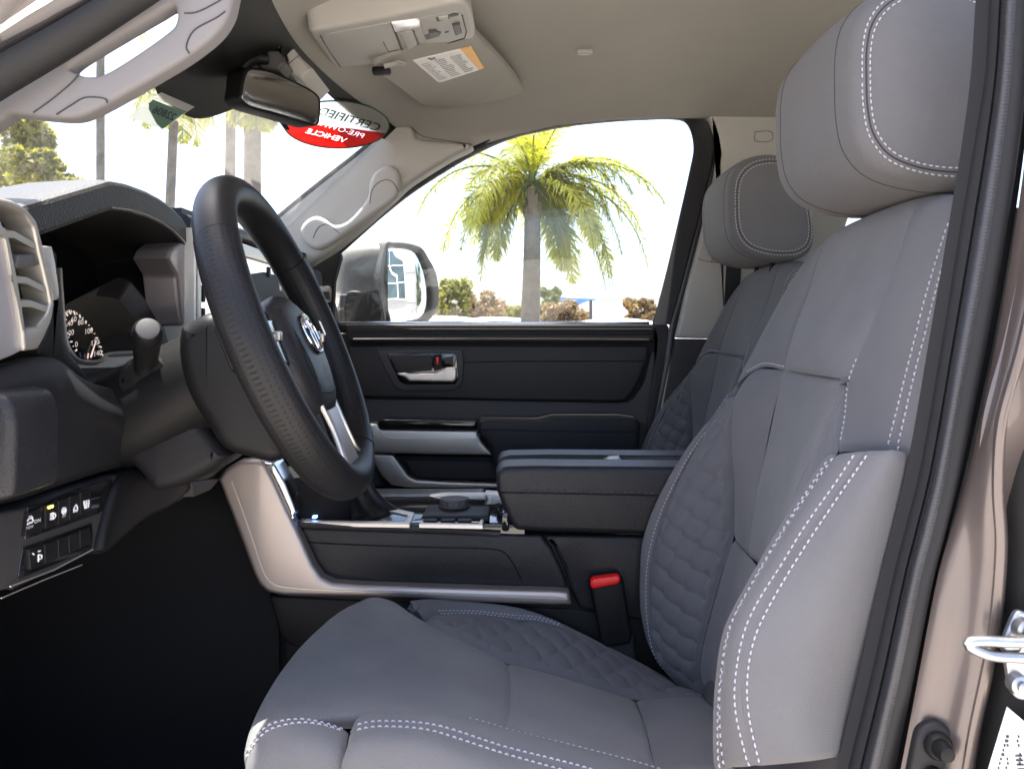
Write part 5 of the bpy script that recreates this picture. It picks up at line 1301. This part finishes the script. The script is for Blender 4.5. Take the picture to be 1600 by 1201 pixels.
for pts in ([(612, 38), (620, 37), (652, 33), (656, 34), (657, 41), (650, 45), (617, 51)], [(634, 84), (668, 77), (672, 79), (672, 82), (636, 90)]):
    slab('map_lamp', ocs(pts, .004), .01, M['lens'], oc, bev=.0015, n=40, smooth=False, away=UPW)
slab('sunglass_button', ocs([(625, 54), (644, 49), (652, 71), (637, 79)], .004), .01, M['beige'], oc, bev=.002, n=40, smooth=False, away=UPW)
slab('button_slot', ocs([(644, 49), (648, 50), (658, 74), (638, 81), (634, 79), (651, 72)], .0015), .004, M['black'], oc, bev=.0006, n=40, smooth=False, away=UPW)
for pts in ([(663, 56), (672, 53), (686, 49), (690, 51), (687, 57), (667, 63)],):
    slab('roof_switch', ocs(pts, .002), .004, M['black'], oc, bev=.001, n=40, smooth=False, away=UPW)
    slab('roof_switch', ocs([(670, 52), (683, 50), (685, 56), (672, 59)], .006), .006, M['midgrey'], oc, bev=.001, n=30, smooth=False, away=UPW)
slab('roof_switch', ocs([(681, 28), (702, 24), (703, 30), (683, 35)], .002), .004, M['black'], oc, bev=.001, n=30, smooth=False, away=UPW)
slab('roof_switch', ocs([(685, 29), (700, 26), (701, 31), (687, 33)], .004), .004, M['beige'], oc, bev=.001, n=30, smooth=False, away=UPW)
slab('roof_switch', ocs([(706, 38), (718, 35), (722, 52), (712, 57)], .002), .004, M['black'], oc, bev=.001, n=30, smooth=False, away=UPW)
slab('roof_switch', ocs([(708, 41), (719, 39), (721, 51), (712, 54)], .006), .006, M['midgrey'], oc, bev=.001, n=30, smooth=False, away=UPW)
slab('microphone_slot', ocs([(702, 24), (710, 21), (717, 22), (716, 25), (704, 28)], .002), .004, M['black'], oc, bev=.0005, n=30, smooth=False, away=UPW)
mkx = MB(); mkx.tube(ocs([(695, 51), (701, 50)], .0025), .0009, 5); mkx.done('switch_mark', M['black'], oc)

# passenger sun visor with its warning label
vis = thing('sun_visor', 'beige passenger sun visor folded up with white warning label', 'sun visor', tuple(R(-.12, 1.77, .53)))
w1, w2, w3 = R(-.2175, 1.95, .502), R(.0255, 1.95, .547), R(-.067, 1.58, .535)
VN = np.cross(w2-w1, w3-w1); VN /= np.linalg.norm(VN); VN = -VN if VN[2] > 0 else VN
def vp(pts, off=0.0): return [PP(x, y, w1+VN*off, VN) for x, y in pts]
vb = slab('visor_board', vp([(586, 108), (600, 92), (700, 55), (738, 52), (748, 62), (790, 106), (812, 132), (818, 140), (812, 148), (780, 158), (730, 168), (700, 172), (686, 171), (680, 167), (668, 169), (656, 163), (640, 151)]), .02, M['headliner'], vis, bev=.007, seg=4, n=140, away=tuple(-VN))
slab('warning_label', vp([(645, 95), (736, 73), (757, 107), (686, 130)], .0012), .0012, M['paper'], vb, bev=.0003, n=40, smooth=False, away=tuple(-VN))
slab('label_band', vp([(719, 77), (736, 73), (757, 107), (749, 110)], .0016), .0012, M['orange'], vb, bev=.0002, n=24, smooth=False, away=tuple(-VN))
tl = MB()
def lab(u, v):    # u along the long side, v down the label
    a = np.array((645, 95.0))*(1-u)+np.array((719, 77.0))*u; b = np.array((686, 130.0))*(1-u)+np.array((749, 110.0))*u
    return a*(1-v)+b*v
random.seed(11)
for r in range(11):
    v = .22+r*.068
    for (a, b) in ((.06, .30), (.36, .62), (.68, .94)):
        e = a+(b-a)*random.uniform(.55, 1)
        tl.tube(vp([lab(a, v), lab(e, v)], .0020), .0006, 4)
tl.done('label_print', M['ink'], vb)
lgp = MB(); lgp.tube(vp([lab(.30, .05), lab(.34, .13), lab(.42, .08), lab(.40, .16)], .0020), .0012, 4); lgp.done('label_picture', M['dark_ink'], vb)
vc = MB(); vc.box(vp([(593, 105)])[0]+V(.004, 0, -.008), (.035, .02, .014), None, .004, 2); vc.done('visor_clip', M['black'], vis)
vc2 = MB(); vc2.tube(vp([(600, 103), (612, 101), (622, 97)], .006), .0055, 10); vc2.done('visor_rod', M['beige'], vis)
ov = MB(); cvo = vp([(624, 99)], .004)[0]; ov.tube([cvo+V(.012*math.cos(t), .008*math.sin(t), .0) for t in np.linspace(0, 2*PI, 24, endpoint=False)], .0022, 6, closed=True); ov.done('visor_pivot', M['beige'], vis)

# inside mirror and the sensor box above it
rv = thing('rear_view_mirror', 'black framed rear view mirror hanging from the windshield', 'rear view mirror', tuple(R(-.42, 1.42, .37)))
mo = P(384, 135, 1.31); mo2 = P(499, 172, 1.56)
ax_ = mo2-mo; ax_ /= np.linalg.norm(ax_); MN = V(.88, -.47, -.03); MN /= np.linalg.norm(MN)
if MN[0] < 0: MN = -MN
def rp(pts, off=0.0): return [PP(x, y, mo+MN*off, MN) for x, y in pts]
go = [(376, 156), (377, 140), (382, 116), (388, 107), (396, 105), (424, 110), (456, 124), (484, 138), (498, 149), (502, 160), (501, 184), (498, 195), (488, 197), (464, 190), (430, 180), (390, 168)]
gi = [(379, 154), (380, 140), (385, 117), (390, 110), (397, 109), (424, 114), (456, 128), (482, 141), (495, 151), (498, 160), (497, 183), (495, 191), (487, 193), (464, 186), (430, 176), (391, 165)]
mbk = slab('mirror_housing', rp(go), .035, M['black'], rv, bev=.003, n=120, away=tuple(-MN))
slab('mirror_glass', rp(gi, .0015), .004, M['dim_mirror'], rv, bev=.0008, n=120, away=tuple(-MN))
slab('mirror_back', rp([(368, 156), (366, 140), (367, 120), (374, 107), (384, 103), (396, 105), (420, 112), (480, 140), (490, 150), (488, 180), (470, 186), (420, 172), (380, 163)], -.03), .02, M['black'], rv, bev=.010, n=100, away=tuple(-MN))
arm = MB(); arm.tube(spl([P(380, 112, 1.36), P(386, 98, 1.36), P(400, 92, 1.37), P(418, 92, 1.38)], 20), .010, 12); arm.done('mirror_stem', M['black'], rv)
cab_ = MB(); cab_.tube(spl([P(430, 182, 1.50), P(440, 190, 1.5), P(447, 199, 1.5), P(452, 203, 1.5)], 16), [.008]*12+[.007, .006, .004, .002], 10, flat=(1, .6)); cab_.done('mirror_tab', M['black'], rv)
sb_ = thing('sensor_cover', 'black camera cover with beige bracket above the rear view mirror', 'sensor cover', tuple(R(-.42, 1.42, .45)))
slab('cover_box', C([(408, 82), (432, 46), (450, 62), (434, 78), (445, 96), (440, 108), (424, 112), (405, 108), (398, 100)], 1.40), .10, M['black'], sb_, bev=.006, n=70, smooth=False)
slab('cover_window', C([(412, 78), (432, 50), (447, 63), (436, 76)], 1.398), .01, M['gloss'], sb_, bev=.001, n=40, smooth=False)
slab('cover_nose', C([(402, 82), (418, 78), (434, 78), (446, 98), (436, 110), (404, 108)], 1.38), .05, M['midgrey'], sb_, bev=.006, n=60, smooth=False)
slab('bracket', C([(434, 78), (450, 62), (468, 88), (488, 106), (470, 124), (458, 118), (440, 110), (446, 97)], 1.44), .14, M['beige'], sb_, bev=.006, n=80, smooth=False)
bj = MB(); bj.tube(C([(442, 108), (456, 96), (468, 86)], 1.4395), .0007, 5); bj.done('bracket_joint', M['midgrey'], sb_)

# sticker on the far corner of the windshield (read from outside)
stc = thing('windshield_sticker', 'oval red and white certified vehicle sticker on the windshield corner', 'sticker', tuple(ws_pt(524, 190)))
ec = np.array((522, 191.0)); eAx = np.array((82, 11.0)); eB = np.array((20, -36.0))
def epx(u, v): return ec+eAx*u+eB*v
def oval(s, off, n=90, cond=None):
    return [ws_pt(*epx(s*math.cos(t), s*math.sin(t)), off) for t in np.linspace(0, 2*PI, n, endpoint=False)]
def thin(name, px, mt, parent, off=0.0, rings=6):
    """a thin printed film that follows the glass: px is its outline"""
    p = np.array(px, float); c = p.mean(0); n_ = len(p); vs = []; fs = []
    for side in (0, .0005):
        for k in range(rings+1):
            for q in p: vs.append(ws_pt(*(c+(q-c)*max(.001, k/rings)), off-side))
    for sd_ in (0, 1):
        o = sd_*(rings+1)*n_
        for k in range(rings):
            for i in range(n_): q = (o+k*n_+i, o+k*n_+(i+1) % n_, o+(k+1)*n_+(i+1) % n_, o+(k+1)*n_+i); fs.append(q if sd_ else q[::-1])
    o1, o2 = rings*n_, (2*rings+1)*n_
    for i in range(n_): fs.append((o1+i, o1+(i+1) % n_, o2+(i+1) % n_, o2+i))
    return mk(name, vs, fs, mt, parent, smooth=False)
film = mat('translucent_white_film', (.85, .86, .85), .6)
def filmmat(name, c, tr):
    m = bpy.data.materials.new(name); m.use_nodes = True; nt = m.node_tree; b = nt.nodes['Principled BSDF']; b.inputs['Base Color'].default_value = (*c, 1); b.inputs['Roughness'].default_value = .6
    t = nt.nodes.new('ShaderNodeBsdfTranslucent'); t.inputs[0].default_value = (*c, 1); mx = nt.nodes.new('ShaderNodeMixShader'); mx.inputs[0].default_value = tr
    nt.links.new(b.outputs[0], mx.inputs[1]); nt.links.new(t.outputs[0], mx.inputs[2]); nt.links.new(mx.outputs[0], nt.nodes['Material Output'].inputs[0]); return m
M['film_grey'] = filmmat('paper_film', (.62, .63, .60), .45); M['film_white'] = filmmat('white_film', (.9, .9, .88), .8); M['film_red'] = filmmat('red_film', (.62, .055, .045), .55); M['film_green'] = filmmat('green_film', (.02, .09, .035), .3); M['film_tag'] = filmmat('tag_green_film', (.16, .30, .22), .35)
# white upper field and red lower field side by side; the white letters fill openings cut in the red
def text_px(s_, org, adv, up, bold=0.0, depth=0.0):
    tv, tf = textgeo(s_, 1.0, 'LEFT', depth=depth, bold=bold)
    return [(*(np.array(org)+np.array(adv)*a+np.array(up)*b), c) for a, b, c in tv], tf
def px_mesh(vs, fs):
    me = bpy.data.meshes.new('t'); me.from_pydata([tuple(x) for x in vs], [], fs); me.update(); o = bpy.data.objects.new('t', me); COL.objects.link(o)
    bm = bmesh.new(); bm.from_mesh(me); bmesh.ops.remove_doubles(bm, verts=bm.verts[:], dist=1e-4); bmesh.ops.recalc_face_normals(bm, faces=bm.faces[:]); bm.to_mesh(me); bm.free(); return o
WORDS = (('PRE-OWNED', (566, 210.5), (-15, -4.6), (7, -9.5)), ('VEHICLE', (538, 217), (-16.5, -4.2), (7, -9.5)))
redo = [epx(math.cos(t), math.sin(t)) for t in np.linspace(PI+.10, 2*PI-.10, 60)]; nr = len(redo)
ro = px_mesh([(p[0], p[1], -2) for p in redo]+[(p[0], p[1], 2) for p in redo], [tuple(range(nr))[::-1], tuple(range(nr, 2*nr))]+[(i, (i+1) % nr, nr+(i+1) % nr, nr+i) for i in range(nr)])
cut = []
for w in WORDS:
    o = px_mesh(*text_px(*w, bold=.002, depth=4.0)); cut.append(o); md = ro.modifiers.new('b', 'BOOLEAN'); md.object = o; md.operation = 'DIFFERENCE'; md.solver = 'EXACT'
dg = bpy.context.evaluated_depsgraph_get(); dg.update(); me = ro.evaluated_get(dg).to_mesh()
rv_ = [ws_pt(q.co.x, q.co.y, .0065+(.0003 if q.co.z > 0 else 0)) for q in me.vertices]; rf_ = [list(p.vertices) for p in me.polygons]
for o in cut+[ro]: bpy.data.objects.remove(o)
mk('red_field', rv_, rf_, M['film_red'], stc, smooth=False)
for w in WORDS:
    tv, tf = text_px(*w, bold=.002); mk('sticker_text', [ws_pt(x, y, .0066) for x, y, c in tv], tf, M['film_white'], stc, smooth=False)
thin('white_field', [epx(math.cos(t), math.sin(t)) for t in np.linspace(-.10, PI+.10, 60)], M['film_white'], stc, .0065)
edge = MB(); edge.tube(oval(.985, .0075, 120), .0016, 5, closed=True); edge.done('oval_border', M['film_green'], stc)
def stext(s, org, adv, up, mt, nm, bold=.0):
    tv, tf = textgeo(s, 1.0, 'LEFT', bold=bold); mb = MB()
    mb.add([ws_pt(*(np.array(org)+np.array(adv)*a+np.array(up)*b), .009) for a, b, c in tv], tf); return mb.done(nm, mt, stc)
stext('CERTIFIED', (590, 197), (-21, -6.2), (11, -15.5), M['film_green'], 'sticker_text', .012)
# paper stock tag
tg = thing('stock_tag', 'white and green paper stock tag stuck inside the windshield', 'paper tag', tuple(ws_pt(245, 173)))
thin('tag_sheet', ((197, 178), (234, 149), (287, 172), (249, 198)), M['film_grey'], tg, .006)
thin('tag_field', ((227, 156), (234, 150), (284, 170.5), (249, 196.5), (240, 189), (234, 178), (227, 165)), M['film_tag'], tg, .0075)
thin('tag_strip', ((236, 148), (248, 140), (300, 163), (288, 171)), M['film_grey'], tg, .006)
tv, tf = textgeo('22806', 1.0, 'CENTER', bold=.02); mbt = MB()
mbt.add([ws_pt(250-a*14-b*-9, 171-a*5.6-b*15, .009) for a, b, c in tv], tf); mbt.done('tag_number', M['dark_ink'], tg)
# ================================================================== outside
def leafmat(name, c, tcol, tr=.5):
    m = bpy.data.materials.new(name); m.use_nodes = True; nt = m.node_tree; b = nt.nodes['Principled BSDF']; b.inputs['Roughness'].default_value = .55
    oi = nt.nodes.new('ShaderNodeNewGeometry'); mx = nt.nodes.new('ShaderNodeMix'); mx.data_type = 'RGBA'; mx.inputs[6].default_value = (*[x*.65 for x in c], 1); mx.inputs[7].default_value = (*[x*1.35 for x in c], 1)
    nt.links.new(oi.outputs['Random Per Island'], mx.inputs[0]); nt.links.new(mx.outputs[2], b.inputs['Base Color'])
    t = nt.nodes.new('ShaderNodeBsdfTranslucent'); t.inputs[0].default_value = (*tcol, 1); ms = nt.nodes.new('ShaderNodeMixShader'); ms.inputs[0].default_value = tr
    nt.links.new(b.outputs[0], ms.inputs[1]); nt.links.new(t.outputs[0], ms.inputs[2]); nt.links.new(ms.outputs[0], nt.nodes['Material Output'].inputs[0]); return m
M['palm_leaf'] = leafmat('palm_leaf', (.09, .125, .025), (.40, .40, .03), .60)
M['leaf_y'] = leafmat('yellow_green_leaf', (.11, .12, .02), (.28, .26, .03), .45)
M['leaf_g'] = leafmat('green_leaf', (.06, .09, .025), (.12, .16, .03), .35)
M['leaf_r'] = leafmat('russet_leaf', (.12, .08, .04), (.26, .17, .05), .4)
M['bark'] = mat('palm_bark', (.07, .065, .055), .9, var=.3, vscale=9, bump=.6, bscale=22, bdist=.02)
M['wood'] = mat('brown_bark', (.09, .07, .05), .9, bump=.5, bscale=20, bdist=.01)
M['stucco'] = mat('pale_panel_wall', (.62, .62, .63), .6, var=.03, vscale=1)
M['window'] = mat('dark_window', (.05, .08, .09), .06, coat=.6, var=.4, vscale=.4)
M['bluepaint'] = mat('blue_roof', (.08, .18, .42), .5)
M['white_paint'] = mat('white_car_paint', (.75, .75, .76), .3, coat=1)

def trunk(parent, base, top, r0, r1, bend=.0, mt='bark'):
    n = 40; b = np.array(base); t = np.array(top); pts = []; rs = []
    for i in range(n):
        s = i/(n-1); pts.append(b*(1-s)+t*s+V(bend*math.sin(PI*s), 0, 0)); rs.append((r0*(1-s)+r1*s)*(1+.03*(i % 2))*(1+.25*math.exp(-s*14)))
    mb = MB(); mb.tube(pts, rs, 20); return mb.done('trunk', M[mt], parent)
def crown(parent, c, nf, L, leaf, droop=1.0, mt='palm_leaf', seed=1, up=1.2, width=.035, dens=46, specs=None):
    r = np.random.RandomState(seed); v = []; f = []; rac = MB()
    specs = specs or [(2*PI*k/nf*2.4+r.uniform(-.2, .2), up*(1-(k/nf)**.9*1.55)+r.uniform(-.12, .12), L*r.uniform(.85, 1.1)) for k in range(nf)]
    for (az, el, ln) in specs:
        d = V(math.cos(az)*math.cos(el), math.sin(az)*math.cos(el), math.sin(el)); p = np.array(c, float).copy(); pts = [p.copy()]
        K_ = 26; g = droop*(.055+.05*max(0, math.cos(el)))*r.uniform(.8, 1.25)
        for k in range(K_):
            d = d+V(0, 0, -g*(.35+1.3*k/K_)); d /= np.linalg.norm(d); p = p+d*ln/K_; pts.append(p.copy())
        rac.tube(pts, list(np.linspace(.022, .004, K_+1)), 5)
        pts = np.array(pts); T = np.gradient(pts, axis=0); T /= np.linalg.norm(T, axis=1)[:, None]
        for q in range(dens):
            s = .10+.90*q/dens; i = s*K_; i0 = min(int(i), K_-1); fr = i-i0; o = pts[i0]*(1-fr)+pts[i0+1]*fr; t = T[i0]
            side = np.cross(t, V(0, 0, 1)); side /= np.linalg.norm(side)+1e-9; upv = np.cross(side, t)
            for sg_ in (-1, 1):
                ll = leaf*(math.sin(PI*min(1, .12+s*.95))**.5)*r.uniform(.75, 1.15)
                dv_ = side*sg_*r.uniform(.6, 1)+t*r.uniform(.35, .75)+upv*r.uniform(-.3, .45); dv_ /= np.linalg.norm(dv_)
                w = np.cross(dv_, upv); w /= np.linalg.norm(w)+1e-9; w = w*width*.5
                m1 = o+dv_*ll*.5+V(0, 0, -.05*ll); m2 = o+dv_*ll*.88+V(0, 0, -.33*ll)
                b = len(v); v += [o-w*.6, o+w*.6, m1+w, m1-w, m2]; f += [(b, b+1, b+2, b+3), (b+3, b+2, b+4)]
    cr = mk('crown', v, f, M[mt], parent, smooth=False)
    rac.done('frond_stems', M['leaf_g'], cr); return cr
def bush(parent, c, rx, ry, rz, n, mt, size=.16, seed=1, lumps=9):
    r = np.random.RandomState(seed); v = []; f = []
    L_ = [(r.uniform(-.8, .8, 3)*np.array((rx, ry, rz)), r.uniform(.22, .5)) for _ in range(lumps*2)]
    for k in range(n):
        o, s = L_[r.randint(lumps*2)]; d = r.normal(size=3); d /= np.linalg.norm(d); rad_ = r.uniform(.3, 1)**.5
        p = np.array(c)+o+d*rad_*s*np.array((rx, ry, rz)); a = r.normal(size=3); a /= np.linalg.norm(a); b = np.cross(a, r.normal(size=3)); b /= np.linalg.norm(b); q = size*r.uniform(.5, 1.2)
        i = len(v); v += [p-a*q*.5, p+b*q*.28, p+a*q*.5, p-b*q*.28]; f.append((i, i+1, i+2, i+3))
    return mk('crown', v, f, M[mt], parent, smooth=False)

# the palm in the passenger window
YPm = 13.0
pal = thing('palm_tree', 'feathery palm tree with sunlit fronds outside the passenger window', 'palm tree', (P(825, 500, YPm)[0], YPm, 0))
b0 = P(826, 520, YPm); b0[2] = 0; b0[0] -= .06
trunk(pal, b0, P(832, 322, YPm), .175, .12, .03)
fl_ = MB()
for k in range(16):
    t = k*2.4; c = P(832, 330, YPm)+V(math.cos(t)*.09, math.sin(t)*.09, (k % 4)*.10-.1); fl_.box(c, (.09, .09, .30), Matrix.Rotation(.25*math.cos(t), 3, 'Y'), .03, 2)
fl_.done('boot_fibre', M['bark'], pal)
cc_ = P(832, 285, YPm)
specs = []
for (az, el, ln) in ((PI, .55, 1.9), (PI-.3, .25, 1.8), (PI+.35, -.05, 1.5), (PI, -.35, 1.35), (PI-.5, -.6, 1.2), (0, .65, 1.9), (.25, .35, 1.9), (-.3, .1, 1.75), (.1, -.15, 1.8), (-.1, -.45, 1.7), (.4, -.7, 1.3),
                     (PI*.5, .9, 1.8), (PI*.5, .4, 1.6), (-PI*.5, .8, 1.7), (PI*.5+.5, 1.2, 1.9), (PI*.5-.6, 1.25, 1.9), (-PI*.5+.7, 1.1, 1.9), (-PI*.5-.8, 1.15, 1.8), (1.1, 1.45, 1.9), (2.6, 1.4, 1.9), (PI*.75, .3, 1.6), (-PI*.75, .2, 1.5), (PI*.25, .2, 1.7), (-PI*.25, .1, 1.6), (PI*.75, -.3, 1.3), (PI*.3, -.5, 1.4)):
    specs.append((az, el, ln*1.25))
rp_ = np.random.RandomState(19); specs += [(.05, .15, 2.7), (-.15, .5, 2.6), (PI+.1, .7, 2.3), (.3, -.1, 2.3)]
for k in range(26):
    q = (rp_.uniform(0, 2*PI), rp_.uniform(-.6, .75), rp_.uniform(1.3, 2.1))
    if math.sin(q[0]) < -.35 and q[1] < .45: continue
    specs.append(q)
crown(pal, cc_, 0, 0, .46, 1.0, 'palm_leaf', 3, dens=92, width=.022, specs=specs)

# palms ahead of the truck, seen through the windshield
def front_palm(px, ptop, pbase, wpx, Y, label, seed, lean=0.0, nf=18, L=1.7, droop=1.1):
    X = P(px, 300, Y)[0]
    t = thing('palm_tree', label, 'palm tree', (X, Y, 0), 'palms beyond the windshield')
    top = P(px+lean, ptop, Y); r = wpx/FPX*Y/2; base = V(X, Y, 0)
    trunk(t, base, top, r*1.05, r*.9)
    crown(t, top, nf, L, .34, droop, 'palm_leaf', seed, up=1.2, dens=30, width=.04)
front_palm(157, -60, 280, 13, 16, 'thin palm trunk ahead, at the far left of the windshield below the handle', 5)
front_palm(252, 128, 290, 15, 15, 'palm ahead with its green crown just above the stock tag', 6, lean=22, nf=22, L=1.3)
front_palm(354, 100, 290, 17, 14, 'palm ahead with ragged yellow fronds below the rear view mirror', 7, lean=8, nf=12, L=.55, droop=2.6)
front_palm(393, 150, 320, 28, 12, 'thick bare palm trunk ahead, just above the steering wheel top', 8, lean=2, nf=12, L=.6, droop=1.8)

def tree(px, py, wpx, hpx, Y, mt, label, seed, n=2600, size=.16, group='trees along the far edge of the lot'):
    c = P(px, py, Y); k = Y/FPX
    t = thing('lot_tree', label, 'tree', (c[0], Y, 0), group)
    mb = MB(); mb.tube([V(c[0], Y, 0), V(c[0]+.1, Y, c[2]*.6), V(c[0], Y, c[2])], [.16, .12, .06], 8); mb.done('trunk', M['wood'], t)
    bush(t, c, wpx*k*.55, wpx*k*.5, hpx*k*.55, n, mt, size, seed)
tree(708, 474, 52, 78, 22, 'leaf_y', 'bright yellow green tree just behind the outside mirror', 21, 3200)
tree(757, 484, 56, 48, 27, 'leaf_r', 'russet brown tree between the mirror and the palm trunk', 22)
tree(795, 492, 40, 26, 30, 'leaf_y', 'low yellow shrub left of the palm trunk', 23, 1500)
tree(852, 474, 44, 44, 30, 'leaf_g', 'green tree just right of the big palm trunk', 24)
tree(884, 487, 66, 40, 26, 'leaf_r', 'wide russet and yellow tree below the blue roof', 25, 3000)
tree(998, 488, 50, 36, 24, 'leaf_r', 'small autumn tree at the rear edge of the passenger window', 26)
tree(18, 236, 100, 120, 18, 'leaf_y', 'sunlit bushy tree ahead, at the left end of the windshield', 27, 5200, .2)
tree(60, 266, 84, 50, 16, 'leaf_y', 'low yellow leaved shrub ahead, above the instrument hood', 28, 2600, .16)

# pale sign column and buildings
pc_ = MB(); c = P(619, 300, 30); pc_.box((c[0], 30, 5.2), (.52, .5, 10.4), None, .02, 1); tag(pc_.done('sign_column', M['stucco'], None), 'tall pale square column beyond the far window, above the mirror', 'column')
pst = MB(); c = P(923, 490, 24); pst.tube([V(c[0], 24, 0), V(c[0], 24, ZC+.85)], .05, 8); tag(pst.done('lamp_post', M['midgrey'], None), 'thin dark post left of the white wall', 'post')
hb1 = thing('far_building', 'long white building beyond the lot at the right of the window', 'building', (P(955, 490, 34)[0], 36, 0))
w_ = MB(); x0 = P(925, 480, 34)[0]; x1 = P(1100, 480, 34)[0]; w_.box(((x0+x1)/2, 37, 1.25), (x1-x0, 6, 2.5)); w_.done('wall', M['stucco'], hb1)
rf = MB(); rf.box(((x0+x1)/2, 37, 2.53), (x1-x0+.3, 6.3, .12)); rf.done('roof', M['white_paint'], hb1)
hb2 = thing('far_building', 'far building with a blue roof between palm and post', 'building', (P(905, 470, 44)[0], 46, 0))
w_ = MB(); c = P(903, 470, 44); w_.box((c[0], 46, 1.3), (1.6, 3, 2.6)); w_.done('wall', M['stucco'], hb2)
rf = MB(); rf.box((c[0], 46, 2.85), (1.9, 3.3, .6), Matrix.Rotation(.08, 3, 'Y'), .05, 1); rf.done('roof', M['bluepaint'], hb2)

# parked cars: only their roofs clear the door sill
def car(px, Y, label, body, wpx=95):
    k = Y/FPX; c = P(px, 500, Y); L_ = 4.5
    t = thing('parked_car', label, 'car', (c[0], Y, 0), 'cars parked across the lot')
    h = 1.58
    sec = lambda y, s: [V(c[0]-L_/2*s, y, .35), V(c[0]-L_/2*s, y, .82), V(c[0]-L_*.30, y, .92), V(c[0]-L_*.18, y, h*s), V(c[0]+L_*.2, y, h*s), V(c[0]+L_*.36, y, .98), V(c[0]+L_/2*s, y, .9), V(c[0]+L_/2*s, y, .35)]
    loft('body', [sec(Y-.88, .96), sec(Y-.8, 1), sec(Y+.8, 1), sec(Y+.88, .96)], body, t, n=60)
    mw = MB()
    mw.box((c[0]+.02, Y-.885, 1.18), (1.75, .02, .36), None, .008); mw.done('side_window', M['window'], t)
    for dx in (-1.35, 1.35):
        wv = MB(); wv.tube([V(c[0]+dx, Y-.90, .33), V(c[0]+dx, Y-.70, .33)], .33, 24); w = wv.done('wheel', M['rubber'], t)
        rmv = MB(); rmv.tube([V(c[0]+dx, Y-.91, .33), V(c[0]+dx, Y-.89, .33)], .2, 20); rmv.done('rim', M['silver'], w)
car(690, 16, 'white parked car whose roof shows just right of the mirror', M['white_paint'])
car(775, 17.5, 'pale parked car whose roof shows left of the palm trunk', mat('pale_silver_paint', (.5, .5, .51), .3, coat=1))
car(955, 19, 'white parked car below the white building', M['white_paint'])

# the building that the outside mirror shows: pale panels, tall windows, a slim tree before it
mc_ = P(640, 445, 2.36); dv_ = (mc_-V(0, 0, ZC)); dv_ /= np.linalg.norm(dv_); rfl = dv_-2*np.dot(dv_, mn)*mn
D_ = 17.0
bc = mc_+rfl*D_
sb2 = thing('dealership_building', 'pale panelled dealership building with tall dark windows, shown in the outside mirror', 'building', (bc[0], bc[1], 0))
fx = V(-rfl[1], rfl[0], 0); fx /= np.linalg.norm(fx); fz = V(0, 0, 1); fn_ = -rfl*V(1, 1, 0); fn_ /= np.linalg.norm(fn_)
def BP(a, z, n_=0.0): return V(bc[0], bc[1], 0)-fx*a+fz*z+fn_*n_
BM = Matrix((-fx, fn_, fz)).transposed()
wa = MB(); wa.box(BP(2.4, 3.5, -3.0), (8.8, 6.0, 7.0), BM)
M['stucco2'] = mat('grey_panel_wall', (.34, .34, .345), .6, var=.03, vscale=1)
wl_ = wa.done('wall', M['stucco2'], sb2)
for (a0, a1, z0, z1) in ((.55, 2.1, 1.9, 6.4), (2.25, 5.6, 1.9, 6.4)):
    wv = MB(); wv.box(BP((a0+a1)/2, (z0+z1)/2, .02), (a1-a0, .08, z1-z0), BM); w = wv.done('window', M['window'], sb2)
    fm = MB()
    for z in (z0, 3.4, 5.0, z1): fm.box(BP((a0+a1)/2, z, .08), (a1-a0, .05, .09), BM)
    for a in (a0, a1): fm.box(BP(a, (z0+z1)/2, .08), (.09, .05, z1-z0), BM)
    fm.done('frame', M['white_paint'], w)
jl = MB()
for z in (1.75, 4.2): jl.box(BP(-.8, z, .006), (2.4, .012, .02), BM)
jl.box(BP(.45, 3.4, .006), (.02, .012, 6.4), BM); jl.done('panel_joint', M['midgrey'], sb2)
wt = MB(); wt.box(BP(-4.2, 1.9, -6.0), (4.6, 4.0, 3.8), BM); wt.done('side_wall', M['stucco2'], sb2)
tt = thing('lot_tree', 'slim green tree standing before the pale building, seen in the outside mirror', 'tree', tuple(BP(-2.3, 0, .6)))
mb = MB(); mb.tube([BP(-2.3, 0, .6), BP(-2.3, 2.2, .6)], [.09, .05], 8); mb.done('trunk', M['wood'], tt)
bush(tt, BP(-2.3, 3.0, .6), .55, .55, 1.9, 3000, 'leaf_g', .16, 31)
